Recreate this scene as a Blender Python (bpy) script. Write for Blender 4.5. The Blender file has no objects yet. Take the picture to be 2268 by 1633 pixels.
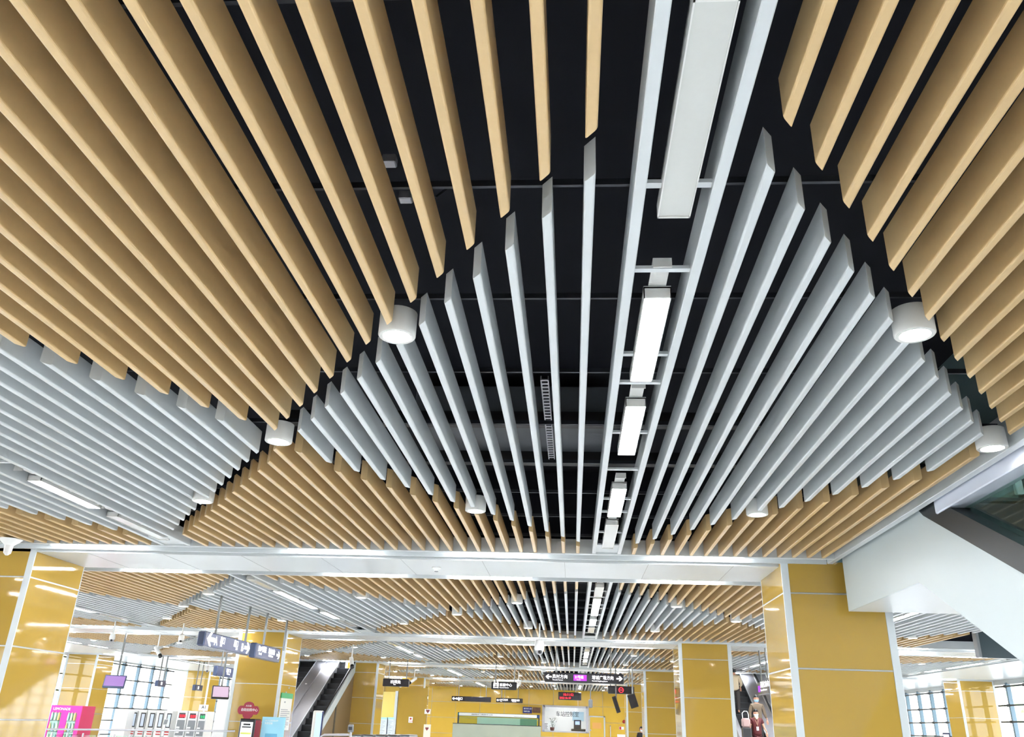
import bpy, math, random
from mathutils import Vector, Matrix
random.seed(7)
SC = bpy.context.scene
COL = SC.collection
V = Vector

# ------------------------------------------------------------------ camera
F_PX, PITCH, YAW, ROLL, EYE = 1815.5, 0.409226, 0.081205, 0.035299, 1.6
CX, CY = 1134.0, 816.5
_f = V((-math.sin(YAW) * math.cos(PITCH), math.cos(YAW) * math.cos(PITCH), math.sin(PITCH)))
_r = V((math.cos(YAW), math.sin(YAW), 0))
_u = _r.cross(_f)
_R = math.cos(ROLL) * _r + math.sin(ROLL) * _u
_U = -math.sin(ROLL) * _r + math.cos(ROLL) * _u
cam = bpy.data.cameras.new('camera')
cam.sensor_width = 36; cam.lens = 36 * F_PX / 2268; cam.clip_start = .05; cam.clip_end = 500
co = bpy.data.objects.new('camera', cam); COL.objects.link(co)
co.matrix_world = Matrix(((_R.x, _U.x, -_f.x, 0), (_R.y, _U.y, -_f.y, 0), (_R.z, _U.z, -_f.z, EYE), (0, 0, 0, 1)))
SC.camera = co

def _ray(px, py):
    return _f + _R * ((px - CX) / F_PX) - _U * ((py - CY) / F_PX)
def at_y(px, py, y):
    d = _ray(px, py); return V((0, 0, EYE)) + d * (y / d.y)
def at_x(px, py, x):
    d = _ray(px, py); return V((0, 0, EYE)) + d * (x / d.x)
def at_z(px, py, z):
    d = _ray(px, py); return V((0, 0, EYE)) + d * ((z - EYE) / d.z)
def proj(p):
    q = V(p) - V((0, 0, EYE)); d = q.dot(_f)
    if d <= 0.05: return None
    return CX + F_PX * q.dot(_R) / d, CY - F_PX * q.dot(_U) / d, d

# ------------------------------------------------------------------ materials
def srgb(c):
    return tuple(((v / 255) / 12.92 if v / 255 <= .04045 else ((v / 255 + .055) / 1.055) ** 2.4) for v in c) + (1,)
MATS = {}
def mat(name, col, rough=.5, metal=0, spec=.5, emit=None, es=0, coat=0, noise=0, nscale=8, bump=0, alpha=None):
    if name in MATS: return MATS[name]
    m = bpy.data.materials.new(name); m.use_nodes = True
    nt = m.node_tree; b = nt.nodes['Principled BSDF']
    c = srgb(col)
    b.inputs['Base Color'].default_value = c
    b.inputs['Roughness'].default_value = rough
    b.inputs['Metallic'].default_value = metal
    b.inputs['Specular IOR Level'].default_value = spec
    b.inputs['Coat Weight'].default_value = coat
    b.inputs['Coat Roughness'].default_value = .03
    if emit is not None:
        b.inputs['Emission Color'].default_value = srgb(emit)
        b.inputs['Emission Strength'].default_value = es
    tc = nt.nodes.new('ShaderNodeTexCoord'); nz = nt.nodes.new('ShaderNodeTexNoise')
    nz.inputs['Scale'].default_value = nscale; nt.links.new(tc.outputs['Object'], nz.inputs['Vector'])
    if noise:
        mx = nt.nodes.new('ShaderNodeMix'); mx.data_type = 'RGBA'
        mx.inputs[6].default_value = tuple(v * (1 - noise) for v in c[:3]) + (1,)
        mx.inputs[7].default_value = tuple(min(1, v * (1 + noise)) for v in c[:3]) + (1,)
        nt.links.new(nz.outputs['Fac'], mx.inputs[0]); nt.links.new(mx.outputs[2], b.inputs['Base Color'])
    if bump:
        bp = nt.nodes.new('ShaderNodeBump'); bp.inputs['Strength'].default_value = bump; bp.inputs['Distance'].default_value = .01
        nt.links.new(nz.outputs['Fac'], bp.inputs['Height']); nt.links.new(bp.outputs['Normal'], b.inputs['Normal'])
    MATS[name] = m
    return m
def glass(name, tint=(255, 255, 255), refl=.08, t=1.0):
    if name in MATS: return MATS[name]
    m = bpy.data.materials.new(name); m.use_nodes = True; nt = m.node_tree; nt.nodes.clear()
    o = nt.nodes.new('ShaderNodeOutputMaterial'); mx = nt.nodes.new('ShaderNodeMixShader')
    tr = nt.nodes.new('ShaderNodeBsdfTransparent'); gl = nt.nodes.new('ShaderNodeBsdfGlossy')
    c = srgb(tint); tr.inputs[0].default_value = tuple(v * t for v in c[:3]) + (1,); gl.inputs['Roughness'].default_value = .02
    lw = nt.nodes.new('ShaderNodeLayerWeight'); pw = nt.nodes.new('ShaderNodeMath'); pw.operation = 'POWER'; pw.inputs[1].default_value = 4
    ma = nt.nodes.new('ShaderNodeMath'); ma.operation = 'MULTIPLY_ADD'; ma.inputs[1].default_value = .14; ma.inputs[2].default_value = refl * .5
    nt.links.new(lw.outputs['Facing'], pw.inputs[0]); nt.links.new(pw.outputs[0], ma.inputs[0]); nt.links.new(ma.outputs[0], mx.inputs[0]); nt.links.new(tr.outputs[0], mx.inputs[1]); nt.links.new(gl.outputs[0], mx.inputs[2])
    nt.links.new(mx.outputs[0], o.inputs[0]); MATS[name] = m
    return m

M_ORANGE = mat('wood_orange_powder_coat', (199, 169, 121), .32, spec=.5, coat=.1, noise=.05, nscale=30)
M_WHITE = mat('white_powder_coat', (196, 201, 203), .35, spec=.4, noise=.02, nscale=20)
M_SOFFIT = mat('white_aluminium_panel', (194, 199, 201), .3, spec=.5, noise=.02, nscale=2)
M_BLACK = mat('black_painted_plenum', (22, 24, 32), .8, spec=.2, noise=.2, nscale=1.5)
M_RAIL = mat('galvanised_rail', (58, 61, 68), .45, metal=.6, noise=.25, nscale=12)
M_DUCT = mat('duct_grey', (92, 96, 102), .5, metal=.3, noise=.15, nscale=3)
M_LAMPBODY = mat('lamp_body_grey', (205, 205, 202), .4)
M_UNLIT = mat('unlit_diffuser', (190, 192, 188), .12, spec=.6, noise=.02, nscale=40)
M_LIT = mat('lit_diffuser', (255, 255, 255), .5, emit=(246, 250, 255), es=26)
M_LITD = mat('lit_downlight', (255, 255, 255), .5, emit=(255, 248, 240), es=22)
M_LITB = mat('lit_beam_strip', (255, 255, 255), .5, emit=(250, 252, 255), es=9)
M_PANEL = mat('ochre_back_painted_glass', (176, 144, 66), .05, spec=.5, coat=.2, noise=.02, nscale=3)
M_WALLP = mat('ochre_wall_glass', (222, 184, 78), .09, spec=.5, noise=.03, nscale=2)
M_JOINT = mat('silver_joint', (190, 192, 190), .3, metal=.6)
M_DGAP = mat('dark_gap', (30, 28, 26), .7)
M_TRIM = mat('white_corner_trim', (200, 207, 210), .4)
M_FLOOR = mat('pale_grey_granite', (230, 233, 235), .3, spec=.4, noise=.1, nscale=40)
M_SIGN = mat('black_sign_face', (22, 21, 30), .25, spec=.5)
M_SIGNSIDE = mat('sign_side_slate', (70, 82, 110), .35, metal=.3)
M_TXT = mat('lit_white_lettering', (255, 255, 255), .5, emit=(255, 255, 255), es=.42)
M_TXTP = mat('lit_purple_panel', (160, 40, 200), .5, emit=(150, 40, 215), es=.2)
M_RED = mat('lit_red_digits', (255, 30, 40), .5, emit=(255, 28, 50), es=.5)
M_ROD = mat('steel_rod', (120, 122, 122), .35, metal=.8)
M_STEEL = mat('brushed_stainless', (184, 184, 190), .42, metal=.7, noise=.05, nscale=6)
M_DSTEEL = mat('dark_steel', (60, 64, 70), .35, metal=.7)
M_STEP = mat('black_escalator_tread', (26, 28, 33), .5, spec=.4)
M_RUBBER = mat('black_rubber', (18, 18, 20), .4)
M_CLAD = mat('white_truss_cladding', (186, 196, 198), .4)
M_MULL = mat('blue_grey_mullion', (112, 136, 152), .4, metal=.2)
M_TRANS = mat('dark_transom', (48, 58, 66), .4, metal=.3)
M_PINK = mat('magenta_cabinet', (236, 30, 150), .3)
M_PINKD = mat('crimson_cabinet_side', (205, 40, 95), .35)
M_WPLAS = mat('white_plastic', (232, 233, 232), .35)
M_GPLAS = mat('grey_plastic', (128, 132, 136), .4)
M_DGREY = mat('dark_grey_plastic', (48, 48, 52), .35)
M_PAPER = mat('white_paper', (238, 240, 240), .6)
M_INK = mat('dark_ink', (40, 42, 45), .6)
M_BLUEP = mat('pale_blue_board', (150, 208, 230), .4)
M_BLUEL = mat('lit_blue_screen', (150, 180, 250), .3, emit=(170, 195, 255), es=.22)
M_LAV = mat('lavender_screen', (120, 90, 145), .25, emit=(180, 140, 205), es=.1)
M_MAROON = mat('maroon_board', (150, 34, 58), .4)
M_GREEN = mat('green_header', (52, 160, 100), .4)
M_GLASS = glass('window_glass')
M_GGLASS = glass('greenish_glass', (232, 245, 240), .1, .97)
M_SKIN = mat('skin', (205, 152, 125), .5)
M_HAIR = mat('black_hair', (22, 20, 22), .5)
M_MASK = mat('face_mask', (222, 232, 240), .6)

# ------------------------------------------------------------------ mesh helpers
class MB:
    def __init__(s): s.v = []; s.f = []; s.mi = []; s.cur = 0
    def add(s, vs, fs):
        n = len(s.v); s.v += [tuple(v) for v in vs]
        for f in fs: s.f.append([n + i for i in f]); s.mi.append(s.cur)
        return s
    def box(s, x0, x1, y0, y1, z0, z1, ch=0):
        if x1 < x0: x0, x1 = x1, x0
        if y1 < y0: y0, y1 = y1, y0
        if z1 < z0: z0, z1 = z1, z0
        if ch <= 0:
            vs = [(x, y, z) for z in (z0, z1) for y in (y0, y1) for x in (x0, x1)]
            return s.add(vs, [(0, 2, 3, 1), (4, 5, 7, 6), (0, 1, 5, 4), (2, 6, 7, 3), (0, 4, 6, 2), (1, 3, 7, 5)])
        c = min(ch, (x1 - x0) * .45, (y1 - y0) * .45, (z1 - z0) * .45)
        pts = []; fs = []
        lo = (x0, y0, z0); hi = (x1, y1, z1)
        idx = {}
        for sx in (0, 1):
            for sy in (0, 1):
                for sz in (0, 1):
                    sg = (sx, sy, sz)
                    for ax in range(3):
                        p = []
                        for k in range(3):
                            e = hi[k] if sg[k] else lo[k]
                            if k != ax: e += (-c if sg[k] else c)
                            p.append(e)
                        idx[(sx, sy, sz, ax)] = len(pts); pts.append(tuple(p))
        for ax in range(3):
            o = [k for k in range(3) if k != ax]
            for sd in (0, 1):
                q = []
                for a, b in ((0, 0), (1, 0), (1, 1), (0, 1)):
                    g = [0, 0, 0]; g[ax] = sd; g[o[0]] = a; g[o[1]] = b
                    q.append(idx[(g[0], g[1], g[2], ax)])
                if (sd == 1) != (ax != 1): q = q[::-1]
                fs.append(q)
        for ax in range(3):      # edges along ax
            o = [k for k in range(3) if k != ax]
            for a in (0, 1):
                for b in (0, 1):
                    g0 = [0, 0, 0]; g1 = [0, 0, 0]; g1[ax] = 1
                    for g in (g0, g1): g[o[0]] = a; g[o[1]] = b
                    fs.append([idx[tuple(g0) + (o[0],)], idx[tuple(g1) + (o[0],)], idx[tuple(g1) + (o[1],)], idx[tuple(g0) + (o[1],)]])
        for sx in (0, 1):
            for sy in (0, 1):
                for sz in (0, 1): fs.append([idx[(sx, sy, sz, a)] for a in range(3)])
        return s.add(pts, fs)
    def prism(s, poly, d0, d1, axis='x'):
        """extrude a 2-d outline along an axis; outline is (y,z), (x,z) or (x,y)"""
        def P(a, b, d): return {'x': (d, a, b), 'y': (a, d, b), 'z': (a, b, d)}[axis]
        n = len(poly)
        vs = [P(a, b, d0) for a, b in poly] + [P(a, b, d1) for a, b in poly]
        fs = [list(range(n))[::-1], list(range(n, 2 * n))] + [(i, (i + 1) % n, n + (i + 1) % n, n + i) for i in range(n)]
        return s.add(vs, fs)
    def tube(s, pts, r, n=8, cap=True, radii=None):
        pts = [V(p) for p in pts]; rings = []
        base = len(s.v); up = None
        for i, p in enumerate(pts):
            d = (pts[min(i + 1, len(pts) - 1)] - pts[max(i - 1, 0)]).normalized()
            if up is None:
                up = d.orthogonal().normalized()
            up = (up - d * up.dot(d)).normalized()
            w = d.cross(up); rr = radii[i] if radii else r
            for k in range(n):
                a = 2 * math.pi * k / n
                s.v.append(tuple(p + (up * math.cos(a) + w * math.sin(a)) * rr))
        for i in range(len(pts) - 1):
            for k in range(n):
                s.f.append([base + i * n + k, base + i * n + (k + 1) % n, base + (i + 1) * n + (k + 1) % n, base + (i + 1) * n + k]); s.mi.append(s.cur)
        if cap:
            s.f.append([base + k for k in range(n)][::-1]); s.mi.append(s.cur)
            s.f.append([base + (len(pts) - 1) * n + k for k in range(n)]); s.mi.append(s.cur)
        return s
    def lathe(s, prof, c=(0, 0, 0), n=24, sc=(1, 1)):
        base = len(s.v)
        for r, z in prof:
            for k in range(n):
                a = 2 * math.pi * k / n
                s.v.append((c[0] + r * math.cos(a) * sc[0], c[1] + r * math.sin(a) * sc[1], c[2] + z))
        for i in range(len(prof) - 1):
            for k in range(n):
                s.f.append([base + i * n + k, base + i * n + (k + 1) % n, base + (i + 1) * n + (k + 1) % n, base + (i + 1) * n + k]); s.mi.append(s.cur)
        s.f.append([base + k for k in range(n)][::-1]); s.mi.append(s.cur)
        s.f.append([base + (len(prof) - 1) * n + k for k in range(n)]); s.mi.append(s.cur)
        return s
    def quad(s, a, b, c, d): return s.add([a, b, c, d], [(0, 1, 2, 3)])
    def xform(s, m):
        s.v = [tuple(m @ V(v)) for v in s.v]; return s
    def build(s, name, m, parent=None, smooth=False, local=True):
        me = bpy.data.meshes.new(name)
        me.from_pydata(s.v, [], s.f); me.update()
        ms = m if isinstance(m, (list, tuple)) else [m]
        for x in ms: me.materials.append(x)
        if len(ms) > 1: me.polygons.foreach_set('material_index', s.mi)
        import bmesh
        bm = bmesh.new(); bm.from_mesh(me); bmesh.ops.recalc_face_normals(bm, faces=bm.faces); bm.to_mesh(me); bm.free()
        if smooth:
            me.polygons.foreach_set('use_smooth', [True] * len(me.polygons))
            me.set_sharp_from_angle(angle=math.radians(38))
        o = bpy.data.objects.new(name, me); COL.objects.link(o)
        if parent is not None:
            o.parent = parent
            if local: o.matrix_parent_inverse = Matrix.Translation(-V(parent.location))
        return o

LABELS = {}
def tag(o, label, cat, group=None, kind=None):
    n = len(label.split())
    assert 4 <= n <= 16, (n, label)
    assert group or label not in LABELS, label
    LABELS[label] = 1
    o['label'] = label; o['category'] = cat
    if group: o['group'] = group
    if kind: o['kind'] = kind
    return o
def thing(name, loc, label, cat, group=None):
    o = bpy.data.objects.new(name, None); COL.objects.link(o); o.location = loc; o.empty_display_size = .1
    return tag(o, label, cat, group)
def struct(o, **k): o['kind'] = 'structure'; return o
def textmesh(mb, txt, origin, right, up, h, depth=.004, align='LEFT', sx=1.0):
    """lettering: height h, written along right/up from origin (3-d)"""
    cu = bpy.data.curves.new('t', 'FONT'); cu.body = txt; cu.size = 1; cu.align_x = align; cu.extrude = .001; cu.resolution_u = 3
    cu.offset = .004
    ob = bpy.data.objects.new('t', cu); COL.objects.link(ob)
    dg = bpy.context.evaluated_depsgraph_get(); me = bpy.data.meshes.new_from_object(ob.evaluated_get(dg))
    right = V(right).normalized(); up = V(up).normalized(); nrm = right.cross(up); origin = V(origin)
    k = h / .73
    vs = [origin + right * (v.co.x * k * sx) + up * (v.co.y * k) + nrm * (depth if v.co.z > 0 else 0) for v in me.vertices]
    w = (max(v.co.x for v in me.vertices) - min(v.co.x for v in me.vertices)) * k * sx if len(me.vertices) else 0
    mb.add(vs, [list(p.vertices) for p in me.polygons])
    bpy.data.objects.remove(ob); bpy.data.curves.remove(cu); bpy.data.meshes.remove(me)
    return w
def arrow(mb, c, right, up, L, depth=.004):
    """arrow with its tip at c+right*L/2"""
    right = V(right).normalized(); up = V(up).normalized(); n = V(right).cross(up)
    if n.y > 0 or n.x < 0 and abs(n.x) > .5: n = -n
    c = V(c); t = L * .11
    pl = [(-.5, -.11), (.12, -.11), (-.12, -.36), (.1, -.36), (.5, 0), (.1, .36), (-.12, .36), (.12, .11), (-.5, .11)]
    a = [c + right * (x * L) + up * (y * L) for x, y in pl]; b = [p + n * depth for p in a]
    k = len(a)
    mb.add(a + b, [list(range(k)), list(range(k, 2 * k))[::-1]] + [(i, (i + 1) % k, k + (i + 1) % k, k + i) for i in range(k)])

P = 12.27            # structural bay length
ZS = 3.837           # underside of the ceiling baffles
CH = {-3: -18.32, -2: -12.055, -1: -5.79, 0: .475, 1: 6.654, 2: 12.92}
DIA = {-3: (2.136, 2.43, 11.446, 11.745), -2: (2.136, 2.43, 11.446, 11.745), -1: (1.807, 2.11, 11.25, 11.54),
       0: (2.136, 2.43, 11.446, 11.745), 1: (2.136, 2.43, 11.446, 11.745), 2: (2.136, 2.43, 11.446, 11.745)}
ORD = ['zeroth', 'first', 'second', 'third', 'fourth', 'fifth', 'sixth', 'seventh', 'eighth', 'ninth', 'tenth', 'eleventh', 'twelfth', 'thirteenth',
       'fourteenth', 'fifteenth', 'sixteenth', 'seventeenth', 'eighteenth', 'nineteenth', 'twentieth']
BAY = {0: 'overhead bay', 1: 'front bay', 2: 'second bay', 3: 'third bay', 4: 'fourth bay', 5: 'last bay'}
CHN = {-3: 'outermost left', -2: 'far left', -1: 'left', 0: 'central', 1: 'right', 2: 'far right'}

# ------------------------------------------------------------------ room shell
mb = MB().box(-24, 19, -14, 66, -.2, 0); struct(mb.build('floor', M_FLOOR))
mb = MB().box(-24, 19, -14, 13.6, 5.05, 5.25) if False else MB()
mb.box(-24, 3.72, -14, 66, 5.05, 5.25); mb.box(3.72, 19, 13.6, 66, 5.05, 5.25); mb.box(3.72, 19, -14, 1.0, 5.05, 5.25)
struct(mb.build('ceiling', M_BLACK))

def beam(b, x0, x1, n):
    """white clad beam starting at y=b, 2.46 deep; returns the structure object"""
    m = MB()
    prof = [(0, ZS - .005), (.05, ZS - .005), (.05, ZS + .05), (.385, ZS + .05), (.385, ZS - .01), (.43, ZS - .01), (.43, ZS + .03), (.53, ZS + .03),
            (.53, ZS - .035), (1.87, ZS - .035), (1.87, ZS + .03), (1.99, ZS + .03), (1.99, ZS - .01), (2.035, ZS - .01), (2.035, ZS + .05), (2.41, ZS + .05),
            (2.41, ZS - .005), (2.46, ZS - .005), (2.46, ZS + .2), (0, ZS + .2)]
    m.prism([(b + y, z) for y, z in prof], x0, x1, 'x')
    o = struct(m.build('trim_%d' % n, M_SOFFIT))
    MB().box(x0, x1, b + .03, b + 2.43, ZS + .2, 5.04).build('black_upper_beam', M_BLACK, o)
    j = MB(); x = x0 + .7
    while x < x1:
        j.box(x, x + .006, b + .53, b + 1.87, ZS - .037, ZS - .03); x += 1.22
    j.build('panel_joint', mat('seam_grey', (150, 152, 152), .6), o)  # thin grey strips for the seams between soffit panels
    return o
beam(1.86 - 2.46, -12.3, 3.72, 9)
beam(11.67, -24, 3.60, 1)
beam(11.67, 5.65, 19, 8)
for k in (2, 3, 4): beam(11.67 + P * (k - 1), -24, 19, k)

# plain white ceilings beyond the outer channels
for k, (x0, x1) in enumerate(((-23.2, -18.7), (13.35, 18.2))):
    m = MB()
    for b in range(1, 6):
        m.box(x0, x1, 14.13 + P * (b - 2) if b > 1 else 1.86, 11.67 + P * (b - 1), ZS, ZS + .1)
    if k == 1: m = MB(); [m.box(x0, x1, 14.13 + P * (b - 2), 11.67 + P * (b - 1), ZS, ZS + .1) for b in (2, 3, 4, 5)]
    struct(m.build('trim_%d' % (10 + k), M_SOFFIT))

# ------------------------------------------------------------------ baffles
def slat_pts(x, ya, yb, fa, fb):
    """chamfered 50x200 baffle; fa/fb give end offset slope over the width"""
    q = .011; sec = [(q - q * math.cos(t), q - q * math.sin(t)) for t in (0, .52, 1.05, math.pi / 2)]
    sec = sec + [(.05 - a, b) for a, b in sec[::-1]] + [(.05, .2), (0, .2)]; N = len(sec)
    a = [(x + dx, ya + fa * dx, ZS + z) for dx, z in sec]; b = [(x + dx, yb + fb * dx, ZS + z) for dx, z in sec]
    return a + b, [tuple(range(N)), tuple(range(2 * N - 1, N - 1, -1))] + [(i, i + N, (i + 1) % N + N, (i + 1) % N) for i in range(N)]
segs = []
def add_seg(col, x, ya, yb, fa, fb, lab):
    if yb - ya < .12: return
    sz = 0
    p = [proj((x + dx, y, z)) for dx in (0, .05) for y in (max(ya, 1.5), yb) for z in (ZS, ZS + .2)]
    if all(q for q in p):
        xs = [q[0] for q in p]; ys = [q[1] for q in p]
        vx = max(0, min(2268, max(xs)) - max(0, min(xs))); vy = max(0, min(1633, max(ys)) - max(0, min(ys)))
        sz = math.hypot(vx, vy) * (.05 * F_PX / min(q[2] for q in p)) if vx > 0 and vy > 0 else 0
        # behind the front columns and the white cladding: not seen
    segs.append([col, x, ya, yb, fa, fb, lab, sz])
for bay in range(0, 6):
    off = P * (bay - 1); y0 = 1.86 + off; y1 = 11.67 + off
    xmin, xmax = (-12.2, 3.56) if bay < 2 else (-18.0, 9.2 if bay == 2 else 12.6)
    for m in (-3, -2, -1, 0, 1, 2):
        c = CH[m]; ao, aw, bw, bo = DIA[m]
        for side in (-1, 1):
            lim = {(-3, 1): 3.1, (2, -1): 3.1}.get((m, side), 3.13)
            if (m == -3 and side == -1) or (m == 2 and side == 1): continue
            n = 1
            while True:
                # left edge of the n-th baffle on this side of the channel
                if side == -1: x = c - .428 - .2 * (n - 1)
                else:
                    nx = CH[m + 1] - .428
                    kk = int((nx - (c + .3)) / .2); x = nx - .2 * (kk - (n - 1))
                u = abs(x - c)
                mid = (CH[m] + CH[m + side]) / 2 if (m + side) in CH else c + side * 3.1
                if (side == -1 and x + .025 < mid) or (side == 1 and x + .025 >= mid): break
                if xmin <= x <= xmax - .05:
                    eo = off + ao + 1.44 * u; sw = off + aw + 1.44 * u; ew = off + bw - 1.44 * u; so = off + bo - 1.44 * u
                    fs = 1.3 * side
                    who = '%s %s of the %s light channel, %s' % (ORD[n], 'left' if side == -1 else 'right', CHN[m], BAY[bay])
                    if ew - sw > .6:
                        if eo - y0 > .1: add_seg('o', x, y0, eo, 0, fs, 'ochre slat, near run, ' + who)
                        add_seg('w', x, sw, ew, fs, -fs, 'white slat, ' + who)
                        if y1 - so > .1: add_seg('o', x, so, y1, -fs, 0, 'ochre slat, far run, ' + who)
                    else:
                        e2 = min(eo, off + 6.55); s2 = max(so, off + 7.0)
                        if abs(u - 3.1) < .2: s2 = off + 7.05
                        add_seg('o', x, y0, e2, 0, fs, 'ochre slat, near run, ' + who)
                        add_seg('o', x, s2, y1, -fs, 0, 'ochre slat, far run, ' + who)
                n += 1
                if n > 20: break
for colr, mt, nm in (('o', M_ORANGE, 'ochre'), ('w', M_WHITE, 'white')):
    L = sorted([s for s in segs if s[0] == colr], key=lambda s: -s[7])
    ind = L[:300]; rest = L[300:]
    for s in ind:
        vs, fs = slat_pts(*s[1:6])
        ori = V((s[1], s[2], ZS))
        me = bpy.data.meshes.new(nm + '_slat'); me.from_pydata([tuple(V(v) - ori) for v in vs], [], fs); me.materials.append(mt); me.update()
        o = bpy.data.objects.new(nm + '_slat', me); o.location = ori; COL.objects.link(o)
        tag(o, s[6], 'ceiling slat', '%s slats of the baffle ceiling' % nm)
    r = MB()
    for s in rest: r.add(*slat_pts(*s[1:6]))
    if r.v:
        o = r.build('distant_slats', mt)
        tag(o, 'remaining small %s slats of the distant ceiling bays' % nm, 'ceiling slats', kind='stuff')

# ------------------------------------------------------------------ light channels: frame bars, cross bars, strip lamps
SCH = {1: [(2.05, 3.34, 0), (4.13, 5.37, 1), (5.85, 7.08, 1), (8.21, 9.45, 1), (9.85, 11.30, 0)]}
for b in (2, 3, 4, 5):
    SCH[b] = [(14.7 - P, 15.95 - P, 0), (16.15 - P, 17.4 - P, 1), (17.5 - P, 18.75 - P, 1), (19.4 - P, 20.65 - P, 1), (21.1 - P, 22.4 - P, 0)]
nb = 20
lampno = {}
SCH[0] = [(a, b, 1) for a, b, l in SCH[1]]  # unseen bay behind the camera; lamps added to brighten the near floor
for bay in range(0, 6):
    off = P * (bay - 1)
    for m in range(-3, 3):
        c = CH[m]
        if bay < 2 and not (-13 < c < 3): continue
        if bay == 2 and c > 9.2: continue
        y0 = 1.86 + off; y1 = 11.67 + off
        t = MB()
        hw0, hw1 = (.148, .2025) if m == 0 else (.17, .222)
        for sx in (-1, 1):
            a, d = sorted((c + sx * hw0, c + sx * hw1)); t.box(a, d, y0, y1, ZS, ZS + .2, .005)
        for yy in (3.10, 3.86, 4.96, 5.45, 6.54, 7.62, 8.73, 9.32, 10.4):
            t.box(c - hw0, c + hw0, off + yy, off + yy + .04, ZS + .03, ZS + .05)
        t.box(c - hw0, c + hw0, off + 11.15, off + 11.67, ZS + .02, ZS + .04)
        struct(t.build('trim_%d' % nb, M_WHITE)); nb += 1
        j = 0
        for (a, d, lit) in SCH[bay]:
            j += 1
            a += off; d += off
            q = proj((c, (a + d) / 2, ZS))
            lab = '%s strip lamp, %s from the near end of the %s light channel, %s' % ('lit' if lit else 'unlit', ORD[j], CHN[m], BAY[bay])
            o = thing('strip_lamp', (c, (a + d) / 2, ZS), lab, 'ceiling lamp', 'strip lamps in the light channels')
            h = MB(); w = .0775
            h.box(c - w, c - w + .006, a, d, ZS, ZS + .07); h.box(c + w - .006, c + w, a, d, ZS, ZS + .07)
            h.box(c - w, c + w, a, a + .012, ZS, ZS + .07); h.box(c - w, c + w, d - .012, d, ZS, ZS + .07); h.box(c - w, c + w, a, d, ZS + .06, ZS + .075)
            h.build('housing', M_LAMPBODY, o)
            f = MB().box(c - w + .006, c + w - .006, a + .012, d - .012, ZS + .006, ZS + .016); f.build('diffuser', M_LIT if lit else M_UNLIT, o)
            g = MB().box(c - .05, c + .05, a - .28, a + .06, ZS + .078, ZS + .084); g.box(c - .05, c + .05, a - .29, a - .28, ZS + .03, ZS + .084)
            g.build('mounting_plate', M_LAMPBODY, o)

# beam strip lamps
def beam_lamp(x0, x1, y0, y1, lab):
    o = thing('strip_lamp', ((x0 + x1) / 2, (y0 + y1) / 2, ZS), lab, 'ceiling lamp', 'strip lamps along the beams')
    MB().box(x0 - .01, x1 + .01, y0 - .01, y1 + .01, ZS + .02, ZS + .05).build('housing', M_LAMPBODY, o)
    MB().box(x0, x1, y0, y1, ZS - .013, ZS + .021).build('diffuser', M_LITB, o)
XS = [-20.3, -17.0, -14.6, -10.6, -7.77, -4.15, -2.0, 1.2, 5.9, 8.4, 10.9, 14.2]
for k in range(0, 5):
    b = 11.67 + P * (k - 1)
    for face, (ya, yb) in (('front', (b + .12, b + .24)), ('rear', (b + 2.29, b + 2.39))):
        q = 0
        for x in XS:
            if k == 1 and 2.6 < x < 6: continue
            if k == 0 and not -12 < x < 2.5: continue
            xx = x + (.27 if face == 'front' and x == -2.0 else 0)
            q += 1
            beam_lamp(xx, xx + 1.2, ya, yb, '%s strip lamp from the left on the %s edge of the %s ceiling beam' % (ORD[q], face, ORD[k] if k else 'overhead'))

# downlights
DN = 0
for bay in range(1, 6):
    off = P * (bay - 1)
    for m in range(-3, 3):
        c = CH[m]
        spots = [(c - 1.585, 4.6, 'near left'), (c + 1.57, 4.58, 'near right'), (c - 1.585, 9.2, 'rear left'), (c + 1.57, 9.16, 'rear right'), (c - 3.07, 6.74, 'left tip')]
        for x, y, w in spots:
            if m == -1: y -= .22
            if bay == 1 and not (-12 < x < 3.4): continue
            if x < -18 or x > 12.7 or (bay == 2 and x > 9.1): continue
            lab = 'round downlight at the %s edge of the %s white slat diamond, %s' % (w, CHN[m], BAY[bay])
            o = thing('downlight', (x, y + off, ZS), lab, 'downlight', 'downlights along the diamond edges')
            prof = [(.088, .0), (.112, .0), (.118, .008), (.118, .165), (.11, .17), (0.005, .17)]
            MB().lathe([(.088, .02)] + prof, (x, y + off, ZS - .02), 32).build('housing', M_LAMPBODY, o, True)
            MB().lathe([(.0005, .004), (.086, .004), (.086, .008), (.0005, .008)], (x, y + off, ZS - .02), 24).build('lamp_disc', M_LITD, o)
for x, y, w in ((3.46, 6.73, 'beside the white void edge bar'),):
    o = thing('downlight', (x, y, ZS), 'round downlight at the right hall edge beside the white opening bar, front bay', 'downlight', 'downlights along the diamond edges')
    MB().lathe([(.088, .02), (.088, .0), (.112, .0), (.118, .008), (.118, .165), (.11, .17), (.005, .17)], (x, y, ZS - .02), 32).build('housing', M_LAMPBODY, o, True)
    MB().lathe([(.0005, .004), (.086, .004), (.086, .008), (.0005, .008)], (x, y, ZS - .02), 24).build('lamp_disc', M_LITD, o)

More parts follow.
